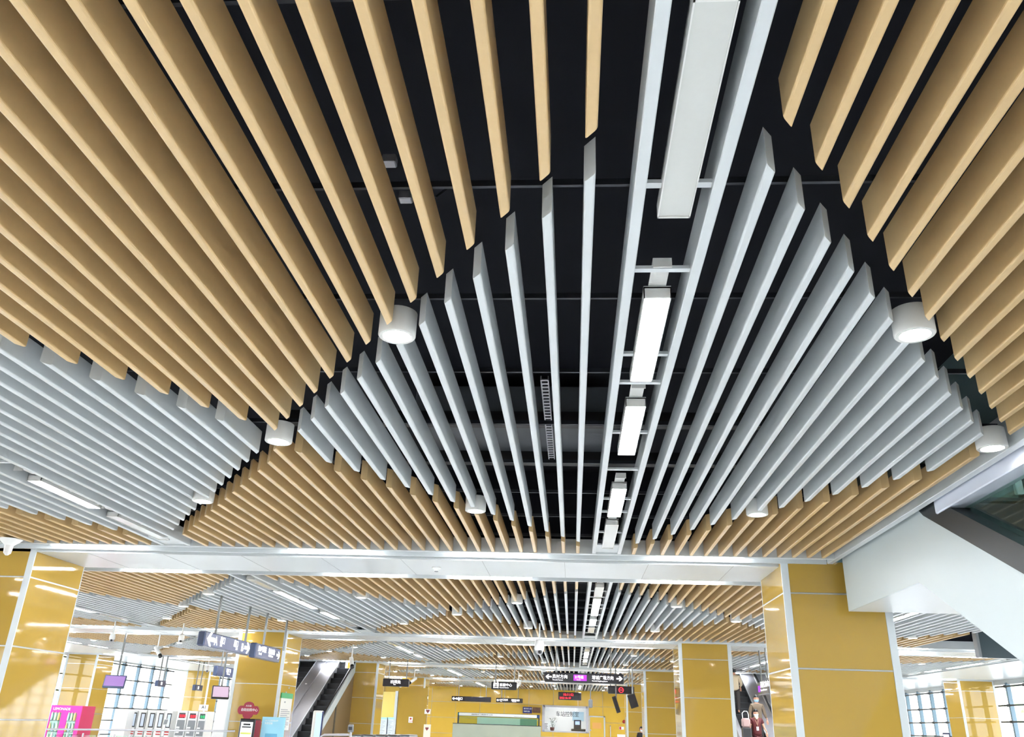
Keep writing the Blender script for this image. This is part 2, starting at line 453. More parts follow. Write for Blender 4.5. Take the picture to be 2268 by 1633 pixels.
# ------------------------------------------------------------------ plenum: carrier rails, duct, cable tray
for bay in range(1, 6):
    off = P * (bay - 1); q = 0
    for i in range(9):
        y = 2.19 + 1.165 * i + off
        x0, x1 = (-12.2, 3.6) if bay == 1 else (-18.1, 9.2 if bay == 2 else 12.7)
        q += 1
        m = MB().box(x0, x1, y - .01, y + .01, ZS + .205, ZS + .24)
        tag(m.build('carrier_rail', M_RAIL), 'grey carrier rail above the slats, %s from the near end of the %s' % (ORD[q], BAY[bay]), 'rail', 'slat carrier rails')
pa, pb, pc, pd = at_z(1150, 914, 4.6), at_z(1150, 1014, 4.6), at_z(945, 965, 4.6), at_z(1345, 965, 4.6)
d = MB().box(pc.x, pd.x, pa.y, pb.y, 4.6, 4.9, .01)
tag(d.build('air_duct', M_DUCT), 'grey air duct in the dark void above the front bay', 'air duct')
for q, yy in enumerate((at_z(1150, 935, 4.5).y, at_z(1150, 1020, 4.5).y)):
    tag(MB().box(-3, 3.5, yy - .05, yy + .05, 4.45, 4.6).build('hanger_beam', M_RUBBER), 'black hanger beam crossing under the grey duct, %s one' % ('nearer', 'farther')[q], 'beam')
pa, pb = at_z(1206, 842, 4.4), at_z(1222, 1018, 4.4)
t = MB()
for sx in (-.032, .032): t.prism([(pa.x + sx - .005, pa.y), (pa.x + sx + .005, pa.y), (pb.x + sx + .005, pb.y), (pb.x + sx - .005, pb.y)], 4.4, 4.44, 'z')
n = int((pb.y - pa.y) / .08)
for i in range(n):
    k = i / n; x = pa.x + (pb.x - pa.x) * k; y = pa.y + (pb.y - pa.y) * k
    t.box(x - .034, x + .034, y, y + .035, 4.402, 4.41)
tag(t.build('cable_tray', M_STEEL), 'perforated metal cable tray above the slats left of the central channel', 'cable tray')
for i, (px, py) in enumerate(((862, 366), (898, 446))):
    p = at_z(px, py, 4.5)
    o = MB().box(p.x - .04, p.x + .04, p.y - .03, p.y + .03, 4.5, 4.56, .006).build('junction_box', M_STEEL)
    tag(o, ['small metal junction box above the ochre slats, nearer one', 'small metal junction box above the ochre slats, farther one'][i], 'junction box', 'junction boxes in the void')
o = MB().tube([at_z(965, 437, 4.5), at_z(1000, 410, 4.6)], .008).build('conduit', M_RAIL)
tag(o, 'short thin conduit above the ochre slats beside the junction boxes', 'conduit')

# ------------------------------------------------------------------ columns
JZ = [0, .42, 1.42, 2.42, 3.42, 3.87]
def column(x, y, label, ztop=None):
    w, d = 1.45, 1.36; g = .012
    o = thing('column', (x + w / 2, y + d / 2, 0), label, 'column', 'square hall columns')
    rows = [(a + g, b - g) for a, b in zip(JZ[:-1], JZ[1:])]
    fr = MB(); bk = MB(); lf = MB(); rt = MB()
    for a, b in rows:
        fr.box(x + .1, x + w - .1, y, y + .02, a, b); bk.box(x + .1, x + w - .1, y + d - .02, y + d, a, b)
        lf.box(x, x + .02, y + .012, y + d - .012, a, b); rt.box(x + w - .02, x + w, y + .012, y + d - .012, a, b)
    for mbx in (fr, bk, lf, rt): mbx.build('glass_panel', M_PANEL, o)
    for cx0 in (x - .004, x + w - .098):
        for cy0 in (y - .006, y + d - .014): MB().box(cx0, cx0 + .102, cy0, cy0 + .02, 0, 3.87, .003).build('corner_trim', M_TRIM, o)
    j = MB()
    for z in JZ[1:-1]:
        j.box(x + .02, x + w - .02, y + .004, y + d - .004, z - .01, z + .01)
        j.box(x + .004, x + w - .004, y + .02, y + d - .02, z - .01, z + .01)
    j.build('joint_strip', M_JOINT, o)
    MB().box(x + .03, x + w - .03, y + .03, y + d - .03, 0, 3.8).build('core', M_DGAP, o)
    return o
CX0 = {-22: -22.2, -9: -9.7, 3: 2.962, 15: 15.6}
column(CX0[3], 12.07, 'large ochre column in front at right, under the white escalator cladding')
column(CX0[-9], 12.2, 'ochre column cut by the left edge, nearest on the left')
column(CX0[-9], 24.45, 'ochre column behind the two hanging signs on the left')
column(CX0[3], 24.45, 'ochre column left of the large front column, in the second row')
column(CX0[-9], 36.75, 'ochre column right of the left escalator pair')
column(CX0[3], 36.75, 'ochre column beside the waiting person near the back wall')
column(CX0[-22], 36.75, 'pale yellow column behind the pink vending cabinet')
column(CX0[15], 36.75, 'yellow column between the two window bands at far right')
column(CX0[-9], 49.0, 'ochre column with notice panels and no smoking sign')
column(CX0[3], 49.0, 'ochre column nearest the back wall on the right')
column(CX0[-22], 49.0, 'pale yellow column between ticket machines and the overexposed white panel')

# ------------------------------------------------------------------ back wall with control room window and door
YW = 61.4
wa = at_y(1203, 1566, YW); wb = at_y(1302, 1620, YW)       # window opening corners
WX0, WX1, WZ0, WZ1 = wa.x, at_y(1301, 1600, YW).x, at_y(1250, 1621, YW).z, at_y(1250, 1567, YW).z
m = MB()
for z0, z1 in ((0, .88), (.90, 1.88), (1.90, 2.88), (2.90, 3.88)):
    xs = [-23.4 + 1.7 * i for i in range(25)]
    for a, b in zip(xs[:-1], xs[1:]):
        a += .012; b -= .012
        for (p, q) in ((a, min(b, WX0)), (max(a, WX1), b)):
            if q - p > .02 and not (p > WX0 and q < WX1): m.box(p, q, YW, YW + .03, z0, z1)
        p, q = max(a, WX0), min(b, WX1)
        if q > p:
            if z0 < WZ0: m.box(p, q, YW, YW + .03, z0, min(z1, WZ0))
            if z1 > WZ1: m.box(p, q, YW, YW + .03, max(z0, WZ1), z1)
wl = struct(m.build('wall_back', M_WALLP))
m = MB().box(-24, WX0, YW + .03, YW + .08, 0, 5); m.box(WX1, 19, YW + .03, YW + .08, 0, 5); m.box(WX0, WX1, YW + .03, YW + .08, 0, WZ0); m.box(WX0, WX1, YW + .03, YW + .08, WZ1, 5)
m.build('joint_backing', M_JOINT, wl)
# control room
m = MB().box(WX0 - 1, WX1 + 1, YW + 3.4, YW + 3.5, 0, 3.4); m.box(WX0 - 1, WX0 - .9, YW + .1, YW + 3.4, 0, 3.4); m.box(WX1 + .9, WX1 + 1, YW + .1, YW + 3.4, 0, 3.4)
m.box(WX0 - 1, WX1 + 1, YW + .1, YW + 3.4, 3.3, 3.4)
struct(m.build('wall_control_room', mat('control_room_white', (236, 238, 238), .6)))
m = MB()
for (a, b, c, d) in ((WX0 - .06, WX0 + .12, WZ0 - .05, WZ1 + .08), (WX1 - .1, WX1 + .1, WZ0 - .05, WZ1 + .08), (WX0, WX1, WZ1 - .02, WZ1 + .08), (WX0, WX1, WZ0 - .06, WZ0 + .02)):
    m.box(a, b, YW - .06, YW + .1, c, d)
wn = struct(m.build('window_3', M_STEEL))
MB().box(WX0, WX1, YW + .02, YW + .03, WZ0, WZ1).build('pane', M_GLASS, wn)
t = MB(); textmesh(t, '车站控制室', at_y(1231, 1586, YW + .01), (1, 0, -.0), (0, 0, 1), .26, .004, sx=.9)
t.build('lettering', M_INK, wn)
lamp = thing('ceiling_panel_lamp', ((WX0 + WX1) / 2, YW + 1.7, 3.28), 'lit panel lamp on the ceiling of the control room', 'ceiling lamp')
MB().box((WX0 + WX1) / 2 - .9, (WX0 + WX1) / 2 + .9, YW + 1.2, YW + 2.2, 3.27, 3.3).build('diffuser', mat('control_room_lamp', (255, 255, 255), .5, emit=(255, 255, 255), es=2.2), lamp)
def flat(name, pa, pb, Y, mt, label, cat, th=.02, parent=None, group=None):
    a = at_y(pa[0], pa[1], Y); b = at_y(pb[0], pb[1], Y)
    if pb[1] >= 1636: b.z = 0
    o = MB().box(a.x, b.x, Y - th, Y, b.z, a.z).build(name, mt, parent)
    if label: tag(o, label, cat, group)
    return o
# things inside the control room window
Y = YW + .4
pl = thing('potted_plant', (at_y(1223, 1619, Y).x, Y, at_y(1223, 1619, Y).z), 'small leafy pot plant on the control room window sill', 'plant')
p0 = V(pl.location)
MB().lathe([(.10, 0), (.13, .02), (.16, .2), (.15, .22)], p0, 16).build('pot', mat('red_brown_pot', (120, 50, 45), .5), pl, True)
lv = MB()
for i in range(46):
    a = random.random() * 6.28; r = .04 + random.random() * .28; zz = .25 + random.random() * .62; s = .09 + random.random() * .06
    c = p0 + V((math.cos(a) * r, math.sin(a) * r * .6, zz)); d = V((math.cos(a), math.sin(a), random.uniform(-.4, .5))).normalized(); w = d.cross(V((0, 0, 1))).normalized() * s * .4
    lv.add([c, c + d * s * .5 + w, c + d * s, c + d * s * .5 - w, c + V((0, 0, .004))], [(0, 1, 2, 3), (4, 3, 2, 1)])
for i in range(5):
    lv.tube([p0 + V((0, 0, .2)), p0 + V((random.uniform(-.15, .15), 0, .5)), p0 + V((random.uniform(-.3, .3), 0, .8))], .008, 5)
lv.build('foliage', mat('leaf_green', (45, 80, 40), .5), pl)
o = flat('poster', (1204, 1598), (1214, 1616), YW - .005, M_PAPER, 'small white notice on the lower left of the control room window', 'notice')
i_ = MB(); a = at_y(1205, 1603, YW - .03)
for k in range(5): i_.box(a.x, a.x + .25 - .04 * (k % 2), YW - .03, YW - .026, a.z - .08 * k - .03, a.z - .08 * k)
i_.build('printed_lines', M_INK, o)
mo = thing('monitor_kiosk', at_y(1279, 1618, Y), 'dark kiosk with a blue lit screen behind the control room window', 'kiosk')
a = at_y(1271, 1595, Y); b = at_y(1287, 1620, Y)
MB().box(a.x, b.x, Y, Y + .1, b.z, a.z, .01).build('body', mat('navy_plastic', (24, 30, 60), .3), mo)
a = at_y(1274, 1598, Y - .01); b = at_y(1284, 1606, Y - .01); MB().box(a.x, b.x, Y - .01, Y, b.z, a.z).build('screen', M_BLUEL, mo)
a = at_y(1265, 1613, Y - .1); b = at_y(1297, 1621, Y - .1)
tag(MB().box(a.x, b.x, Y - .2, Y - .05, b.z, a.z - .05, .02).build('desk_equipment', M_DGREY), 'dark low desk equipment at the right of the control room sill', 'equipment')
flat('wall_poster', (1268, 1577), (1293, 1598), YW + 3.38, mat('pale_blue_poster', (176, 208, 226), .5), 'pale blue poster on the wall inside the control room', 'poster')
# door and wall notices
dr = struct(flat('door_1', (1306, 1588), (1340, 1650), YW - .005, M_WALLP, None, None, .03))
a = at_y(1305, 1587, YW); b = at_y(1341, 1650, YW)
m = MB().box(a.x, b.x, YW - .05, YW - .03, a.z - .05, a.z + .03); m.box(b.x - .1, b.x, YW - .05, YW - .03, 0, a.z + .03); m.box(a.x, a.x + .05, YW - .05, YW - .03, 0, a.z)
m.build('door_frame', M_TRIM, dr)
a = at_y(1308, 1618, YW); MB().lathe([(.02, 0), (.05, .02), (.04, .08)], (0, 0, 0), 12).xform(Matrix.Translation((a.x, YW - .03, a.z)) @ Matrix.Rotation(math.pi / 2, 4, 'X')).build('door_handle', M_STEEL, dr)
flat('door_notice', (1312, 1601), (1332, 1615), YW - .036, mat('peach_paper', (226, 168, 92), .6), 'peach coloured sheet on the back wall door', 'notice', .004)
rb = at_y(1382, 1599, YW)
tag(MB().lathe([(.001, .1), (.06, .09), (.1, .05), (.11, 0)], (0, 0, 0), 16).xform(Matrix.Translation((rb.x, YW, rb.z)) @ Matrix.Rotation(math.pi / 2, 4, 'X')).build('alarm_bell', mat('alarm_red', (165, 30, 30), .35), None, True), 'round dark red alarm on the back wall right of the door', 'alarm')
o = flat('fire_notice', (1371, 1610), (1382, 1617), YW - .005, M_PAPER, 'small red and white notice below the round alarm', 'notice')
flat('red_symbol', (1372, 1610.5), (1376, 1616.5), YW - .026, mat('notice_red', (200, 30, 40), .5), None, None, .004, o)
flat('wall_notice', (1367, 1627), (1385, 1636), YW - .005, M_PAPER, 'wide white notice lowest on the wall right of the door', 'notice')
flat('wall_notice', (1395, 1610), (1404, 1627), YW - .005, mat('lilac_paper', (214, 190, 206), .6), 'pale pink sheet on the wall beside the white post', 'notice')
a = at_y(1352, 1625, YW)
hd = MB().tube([(a.x, YW - .1, a.z - .5), (a.x, YW - .1, at_y(1357, 1610, YW).z), (a.x, YW - .02, at_y(1357, 1609, YW).z + .03)], .03, 8)
tag(hd.build('pull_handle', M_STEEL, None, True), 'long steel pull handle on the back wall right of the door', 'handle')
o = flat('service_poster', (1158, 1566), (1178, 1581), YW - .3, mat('navy_poster', (28, 34, 110), .4), 'navy blue poster with white lettering above the counter banner', 'poster', .04)
t = MB(); textmesh(t, '乘车码 支付', at_y(1160, 1571.5, YW - .345), (1, 0, 0), (0, 0, 1), .085, .004); textmesh(t, '96891206', at_y(1160, 1577.5, YW - .345), (1, 0, 0), (0, 0, 1), .1, .004, sx=.75)
t.build('lettering', M_PAPER, o)
flat('photo_poster', (1180, 1567), (1197, 1580), YW - .3, mat('brown_photo', (96, 66, 46), .4, noise=.8, nscale=9), 'dark brown picture poster right of the navy poster', 'poster', .04)

struct(MB().box(-24, 19, -14.1, -14, 0, 5.05).build('wall_unseen_rear', M_WALLP))  # unseen wall added behind the camera to keep bright reflections off the columns
# side walls, windows
def side_window(n, X, ysp, zt, trans, name):
    wd = struct(MB().box(X - .02, X + .02, ysp[0], ysp[0] + .02, 0, .02).build('window_%d' % n, M_MULL))
    s = 1 if X > 0 else -1
    ps = MB()
    for y in ysp: ps.box(X - s * .1, X + s * .06, y - .06, y + .06, 0, zt + .1, .01)
    ps.build('mullion', M_MULL, wd)
    ts = MB()
    for z in trans: ts.box(X - s * .15, X - s * .1, ysp[0] - .8, ysp[-1] + .8, z - .028, z + .028)
    for z in trans:
        for y in ysp: ts.box(X - s * .16, X - s * .09, y - .08, y + .08, z - .05, z + .05, .01)
    ts.build('transom', M_TRANS, wd)
    MB().box(X + s * .07, X + s * .08, ysp[0] - .8, ysp[-1] + .8, 0, zt + .2).build('pane', M_GLASS, wd)
def yr(y0, y1, st):
    out = []; y = y0
    while y <= y1 + .01: out.append(y); y += st
    return out
LT = [.52, 1.14, 1.69, 2.32, 3.0, 3.69]
side_window(1, -22.5, yr(-12.0 + (39.24 % 1.535), 36.5, 1.535), 3.8, LT, '')
side_window(4, -22.5, yr(39.27, 48.5, 1.545), 3.8, LT, '')
side_window(5, -22.5, yr(51.5, 60.6, 1.52), 3.8, LT, '')
RT = [.55, 1.14, 1.72, 2.30, 2.89, 3.58]
side_window(2, 17.05, yr(-12, 36.0, 1.49), 3.62, RT, '')
side_window(6, 17.05, yr(38.6, 48.6, 1.53), 3.62, RT, '')
side_window(7, 17.05, yr(50.9, 60.5, 1.53), 3.62, RT, '')
struct(MB().box(-22.6, -22.4, -14, 61.4, 3.78, 5.05).build('wall_left', M_SOFFIT))
struct(MB().box(17.0, 17.2, 12, 61.4, 3.66, 5.05).build('wall_right', M_SOFFIT))

# ------------------------------------------------------------------ opening and escalator at the front right
XV = 3.69
m = MB().box(3.61, XV, 1.86, 12.07, ZS - .005, ZS + .3, .006)
struct(m.build('trim_60', M_WHITE))
m = MB().box(XV + .03, XV + .26, 1.0, 8.6, 3.72, 4.5, .01)
struct(m.build('trim_61', mat('bluish_white_fascia', (206, 212, 226), .3)))
m = MB().box(XV, 3.72, 1.86, 13.6, ZS + .3, 6.4); m.box(3.72, 9, 13.5, 13.62, 4.1, 4.4); m.box(9, 9.1, 1, 13.6, 3.9, 8.2); m.box(3.7, 9, 1, 20, 8.2, 8.3)
m.box(3.7, 9.1, 19.9, 20, 4.4, 8.2)
struct(m.build('wall_upper_void', mat('upper_level_teal_grey', (118, 140, 142), .5)))
esc = thing('escalator', (4.55, 7, 0), 'white clad escalator descending towards the camera at the front right', 'escalator')
S = .515
def zb(y): return 3.155 - max(0, 9.36 - y) * S
pts = [(11.83, 3.155), (9.36, 3.155), (3.6, zb(3.6)), (3.6, zb(3.6) + .83), (9.0, 3.818), (9.2, 4.0), (11.83, 4.05)]
for xa, xb in ((3.75, 3.78), (5.57, 5.6)):
    MB().prism(pts, xa, xb, 'x').build('side_cladding', M_CLAD, esc)
m = MB().add([(3.78, 11.83, 3.155), (5.57, 11.83, 3.155), (5.57, 9.36, 3.155), (3.78, 9.36, 3.155), (3.78, 3.6, zb(3.6)), (5.57, 3.6, zb(3.6))] +
             [(3.78, 11.83, 3.2), (5.57, 11.83, 3.2), (5.57, 9.36, 3.2), (3.78, 9.36, 3.2), (3.78, 3.6, zb(3.6) + .045), (5.57, 3.6, zb(3.6) + .045)],
             [(0, 1, 2, 3), (3, 2, 5, 4), (9, 8, 7, 6), (10, 11, 8, 9), (0, 6, 7, 1), (4, 5, 11, 10)])
m.build('underside_panel', M_SOFFIT, esc)
m = MB()
dk = [(12.4, 4.0), (9.2, 4.0), (8.95, 3.79), (3.6, 3.818 - (9.0 - 3.6) * S - .02)]
m.prism(dk + [(y, z + .26) for y, z in dk[::-1]], 3.74, 3.98, 'x'); m.prism(dk + [(y, z + .26) for y, z in dk[::-1]], 5.37, 5.62, 'x')
m.build('outer_deck', mat('dark_slate_deck', (27, 33, 38), .4), esc)
m = MB()
for xa in (3.88, 5.48):
    m.prism([(y, z + .26) for y, z in dk] + [(y, z + .95) for y, z in dk[::-1]], xa, xa + .01, 'x')
m.build('glass_balustrade', M_GGLASS, esc)
m = MB()
for xa in (3.885, 5.485): m.tube([(xa, y, z + 1.0) for y, z in dk], .04, 10)
m.build('handrail', M_RUBBER, esc, True)
m = MB()
for i in range(30):
    y = 9.2 - i * .2; z = 3.8 - max(0, 9.0 - y) * S
    if y > 3.7: m.box(4.0, 5.35, y - .2, y, z - .3, z)
m.box(4.0, 5.35, 9.2, 12.0, 3.9, 4.0)
m.build('step', M_STEP, esc)
# transverse glass guard with coloured discs
gd = thing('glass_guard', (6, 11.5, 4.2), 'glass guard with four coloured discs on the level above', 'glass barrier')
a = at_y(2140, 1165, 11.5); b = at_y(2330, 1060, 11.5)
MB().box(a.x - 1.5, b.x + 1, 11.5, 11.512, 4.2, b.z + .3).build('glass_pane', glass('teal_glass', (165, 195, 190), .1, .75), gd)
c = at_y(2220, 1106, 11.5); MB().box(a.x - 1, b.x + 1, 11.48, 11.53, c.z - .025, c.z + .02).build('rail', M_DSTEEL, gd)
for i, (px, cc) in enumerate(((2201, (150, 165, 60)), (2219, (190, 80, 85)), (2237, (70, 110, 150)), (2256, (55, 115, 115)))):
    c = at_y(px, 1133, 11.48)
    MB().lathe([(.001, 0), (.062, 0), (.062, .004), (.001, .004)], (0, 0, 0), 24).xform(Matrix.Translation((c.x, 11.48, c.z)) @ Matrix.Rotation(math.pi / 2, 4, 'X')).build('disc', mat('disc_%d' % i, cc, .5), gd)
c = at_y(2258, 1075, 11.4)
MB().box(c.x - .05, c.x + .05, 11.4, 11.48, c.z - .12, c.z + .08, .01).build('bracket', M_STEEL, gd)
# smoke curtain panel at the second opening
a = at_y(2157, 1408, 20.6); b = at_y(2255, 1459, 20.6)
o = thing('smoke_curtain', ((a.x + 12) / 2, 20.6, 3.4), 'dark glass smoke curtain panel hanging beyond the white escalator', 'smoke curtain')
MB().box(a.x + .06, 12.9, 20.6, 20.64, 3.35, 3.92).build('dark_panel', mat('dark_smoke_glass', (52, 70, 76), .3), o)
MB().box(a.x - .0, a.x + .06, 20.5, 20.7, 3.35, 3.92, .005).build('edge_post', M_GPLAS, o)

# ------------------------------------------------------------------ escalator banks at the rear
def escalator(name, xa, xb, ytop, ztop, S, skirtL, skirtR, label, steps=True):
    o = thing(name, ((xa + xb) / 2, ytop - ztop / S, 0), label, 'escalator')
    yb = ytop - (ztop - .35) / S
    n = int((ytop + 2 - yb) / .4)
    st = MB()
    for i in range(n):
        y = yb + i * .4; z = (y - yb) * S
        st.box(xa, xb, y, y + .42, z - .25, z + .22)
    st.build('step', M_STEP, o)
    ed = MB()
    for i in range(n):
        y = yb + i * .4; z = (y - yb) * S
        ed.box(xa, xb, y - .004, y + .012, z + .20, z + .222)
    ed.build('tread_edge', mat('tread_edge_grey', (48, 52, 60), .5), o)
    return o
S2 = .555
def inc(y): return 3.83 + S2 * (y - 36.78)
E1 = escalator('escalator', -9.98, -9.35, 36.78, 3.83, S2, 0, 0, 'dark stepped escalator right of the silver divider, left bank')
E2 = escalator('escalator', -11.75, -10.98, 36.78, 3.83, S2, 0, 0, 'dark stepped escalator left of the silver divider, left bank')
E3 = escalator('escalator', 6.1, 6.9, 36.78, 3.83, S2, 0, 0, 'dark escalator carrying masked passengers on the right side')
def incl(mb, xa, xb, y0, y1, z0, z1):
    mb.prism([(y0, inc(y0) + z0), (y1, inc(y1) + z0), (y1, inc(y1) + z1), (y0, inc(y0) + z1)], xa, xb, 'x')
YB = 30.1; YT = 38.0
m = MB(); incl(m, -10.98, -10.55, YB, YT, -.3, .02); incl(m, -10.45, -9.98, YB, YT, -.3, .02); incl(m, -10.56, -10.44, YB, YT, -.3, -.03)
dv = m.build('divider_deck', M_STEEL, E1)
m = MB(); incl(m, -9.99, -9.96, YB, YT, 0, .04); incl(m, -10.99, -10.97, YB, YT, 0, .04); m.build('edge_strip', M_TRIM, E1)
m = MB()
for y in (34.9, 32.6): m.lathe([(.001, .05), (.04, .045), (.05, 0)], (-10.75, y, inc(y) + .02), 12)
m.build('stud', M_STEEL, E1, True)
m = MB(); incl(m, -9.35, -9.25, YB, YT, -.42, -.02); m.build('outer_cladding', M_CLAD, E1)
m = MB(); incl(m, -9.37, -9.345, YB, YT, -.7, -.03); incl(m, -9.985, -9.978, YB, YT, -.7, -.3); m.build('skirt', M_STEP, E1)
m = MB(); m.tube([(-9.3, YB, inc(YB) + .06), (-9.3, YT, inc(YT) + .06)], .045, 8); m.build('handrail', M_RUBBER, E1, True)
m = MB(); incl(m, -11.85, -11.75, YB, YT, -.42, .06); m.build('outer_cladding', M_CLAD, E2)
m = MB(); m.prism([(YB + .4, 0), (YT, 0), (YT, inc(YT) - .42), (YB + .4, inc(YB + .4) - .42)], -9.33, -9.28, 'x')
m.build('enclosure_panel', mat('brown_enclosure', (112, 92, 66), .3), E1)
m = MB().box(-9.29, -9.27, 34.3, 34.5, 0, 2.35); m.build('enclosure_gap', M_DSTEEL, E1)
m = MB(); incl(m, 6.9, 6.93, YB, YT, -.7, -.02); incl(m, 6.09, 6.11, YB, YT, -.7, -.05); m.build('skirt', M_STEP, E3)
m = MB(); incl(m, 6.93, 7.42, YB, YT, -.3, .02); m.build('divider_deck', M_STEEL, E3)
m = MB(); m.tube([(7.5, YB, inc(YB) + .05), (7.5, YT, inc(YT) + .05)], .05, 8); m.build('handrail', M_RUBBER, E3, True)
m = MB(); incl(m, 7.55, 7.95, YB, YT, -.45, .02); incl(m, 5.95, 6.1, YB, YT, -.3, .02); m.build('outer_cladding', M_STEEL, E3)
m = MB(); incl(m, 6.905, 6.935, YB, YT, .0, .04); m.build('edge_strip', M_TRIM, E3)

# ------------------------------------------------------------------ hanging signs
def hang_sign_y(label, px0, py0, px1, py1, Y, rods, depth=.22, name='hanging_sign', draw=None, group='hanging direction signs'):
    """sign whose face looks back at the camera (plane y = Y)"""
    a = at_y(px0, py0, Y); b = at_y(px1, py1, Y)
    x0, x1, z1, z0 = a.x, b.x, a.z, b.z
    o = thing(name, ((x0 + x1) / 2, Y, z0), label, 'hanging sign', group)
    MB().box(x0, x1, Y, Y + depth, z0, z1, .02).build('sign_box', M_SIGN, o)
    for r in rods:
        rx = x0 + r * (x1 - x0)
        MB().tube([(rx, Y + depth / 2, z1 - .01), (rx, Y + depth / 2, ZS + .05)], .022, 8).build('hanging_rod', M_ROD, o, True)
    if draw: draw(o, x0, x1, z0, z1, Y - .004)
    return o
def T(o, items, name='lettering', mt=None, right=(1, 0, 0)):
    m = MB()
    for it in items: textmesh(m, it[0], it[1], right, (0, 0, 1), it[2], .004, sx=it[3] if len(it) > 3 else 1)
    return m.build(name, mt or M_TXT, o)
def d_big(o, x0, x1, z0, z1, Y):
    w = x1 - x0; h = z1 - z0
    m = MB(); arrow(m, (x0 + .055 * w, Y, z0 + .54 * h), (-1, 0, 0), (0, 0, 1), .075 * w); arrow(m, (x0 + .945 * w, Y, z0 + .54 * h), (1, 0, 0), (0, 0, 1), .075 * w)
    textmesh(m, '员村方向', (x0 + .10 * w, Y, z0 + .42 * h), (1, 0, 0), (0, 0, 1), .33 * h, .004, sx=.94)
    textmesh(m, 'Towards Yuancun', (x0 + .105 * w, Y, z0 + .18 * h), (1, 0, 0), (0, 0, 1), .12 * h, .004, sx=.95)
    textmesh(m, '增城广场方向', (x0 + .60 * w, Y, z0 + .42 * h), (1, 0, 0), (0, 0, 1), .33 * h, .004, sx=.88)
    textmesh(m, 'Towards Zengcheng Square', (x0 + .60 * w, Y, z0 + .18 * h), (1, 0, 0), (0, 0, 1), .12 * h, .004, sx=.92)
    m.build('lettering', M_TXT, o)
    MB().box(x0 + .37 * w, x0 + .535 * w, Y - .002, Y + .004, z0 + .2 * h, z0 + .82 * h, .001).build('purple_panel', M_TXTP, o)
    m = MB(); textmesh(m, '21号线', (x0 + .385 * w, Y - .006, z0 + .45 * h), (1, 0, 0), (0, 0, 1), .26 * h, .004, sx=.9)
    textmesh(m, 'Line 21', (x0 + .41 * w, Y - .006, z0 + .25 * h), (1, 0, 0), (0, 0, 1), .1 * h, .004); m.build('line_number', M_TXT, o)
hang_sign_y('long black sign with arrows at both ends and a purple line number', 1205.5, 1489, 1382, 1516, 26.9, (.15, .84), draw=d_big)
def d_noentry(o, x0, x1, z0, z1, Y):
    c = ((x0 + x1) / 2, Y, (z0 + z1) / 2); r = .36 * (z1 - z0)
    m = MB(); n = 32; pts = []
    for k in range(n):
        a = 2 * math.pi * k / n
        for q in (r, r * .72):
            for dy in (0, .004): pts.append((c[0] + q * math.cos(a), Y - dy, c[2] + q * math.sin(a)))
    fs = []
    for k in range(n):
        i, j = 4 * k, 4 * ((k + 1) % n)
        fs += [(i + 1, i + 3, j + 3, j + 1), (i, i + 1, j + 1, j), (i + 2, j + 2, j + 3, i + 3), (i, j, j + 2, i + 2)]
    m.add(pts, fs); m.box(c[0] - r * .5, c[0] + r * .5, Y - .004, Y, c[2] - r * .14, c[2] + r * .14)
    m.build('no_entry_symbol', M_RED, o)
hang_sign_y('black sign with a round red no entry symbol', 1346.5, 1519.5, 1405, 1538.5, 35.3, (.1, .83), draw=d_noentry)
def d_exit(o, x0, x1, z0, z1, Y):
    w = x1 - x0; h = z1 - z0
    T(o, [('出闸处', (x0 + .29 * w, Y, z0 + .42 * h), .36 * h, 1.0), ('Exit', (x0 + .42 * w, Y, z0 + .2 * h), .15 * h)])
hang_sign_y('black sign with short centred white lettering in front of the notice column', 848.5, 1503, 904.5, 1522, 34.9, (.2, .88), draw=d_exit)
def d_svc(o, x0, x1, z0, z1, Y):
    w = x1 - x0; h = z1 - z0
    m = MB(); a, b = x0 + .09 * w, x0 + .28 * w; c, d = z0 + .2 * h, z0 + .82 * h; t = .025
    for q in ((a, b, c, c + t), (a, b, d - t, d), (a, a + t, c, d), (b - t, b, c, d)): m.box(q[0], q[1], Y - .004, Y, q[2], q[3])
    m.lathe([(.001, 0), (.05, 0), (.05, .004), (.001, .004)], (0, 0, 0), 14).v
    mm = MB()
    for dx in (-.06, .06):
        mm.box((a + b) / 2 + dx - .04, (a + b) / 2 + dx + .04, Y - .004, Y, c + .06, c + .2); mm.box((a + b) / 2 + dx - .025, (a + b) / 2 + dx + .025, Y - .004, Y, c + .22, c + .28)
    m = MB(); [m.box(q[0], q[1], Y - .004, Y, q[2], q[3]) for q in ((a, b, c, c + t), (a, b, d - t, d), (a, a + t, c, d), (b - t, b, c, d))]
    m.build('pictogram_frame', M_TXT, o); mm.build('pictogram', M_TXT, o)
    T(o, [('客服中心', (x0 + .32 * w, Y, z0 + .45 * h), .32 * h, 1.0), ('Customer Service', (x0 + .32 * w, Y, z0 + .2 * h), .13 * h)])
hang_sign_y('black sign with a people pictogram above the service counter', 1088.5, 1510, 1144, 1529, 35.2, (.15, .9), draw=d_svc)
def d_a(o, x0, x1, z0, z1, Y):
    w = x1 - x0; h = z1 - z0; m = MB(); arrow(m, (x0 + .06 * w, Y, z0 + .5 * h), (-1, 0, 0), (0, 0, 1), .09 * w)
    textmesh(m, 'B出口', (x0 + .11 * w, Y, z0 + .32 * h), (1, 0, 0), (0, 0, 1), .42 * h, .004); textmesh(m, 'Exit', (x0 + .17 * w, Y, z0 + .12 * h), (1, 0, 0), (0, 0, 1), .15 * h, .004)
    m.build('lettering', M_TXT, o)
hang_sign_y('long black sign, lettered only at its left end, before the back wall', 1000.5, 1542, 1087, 1556, 55.2, (.17, .87), draw=d_a)
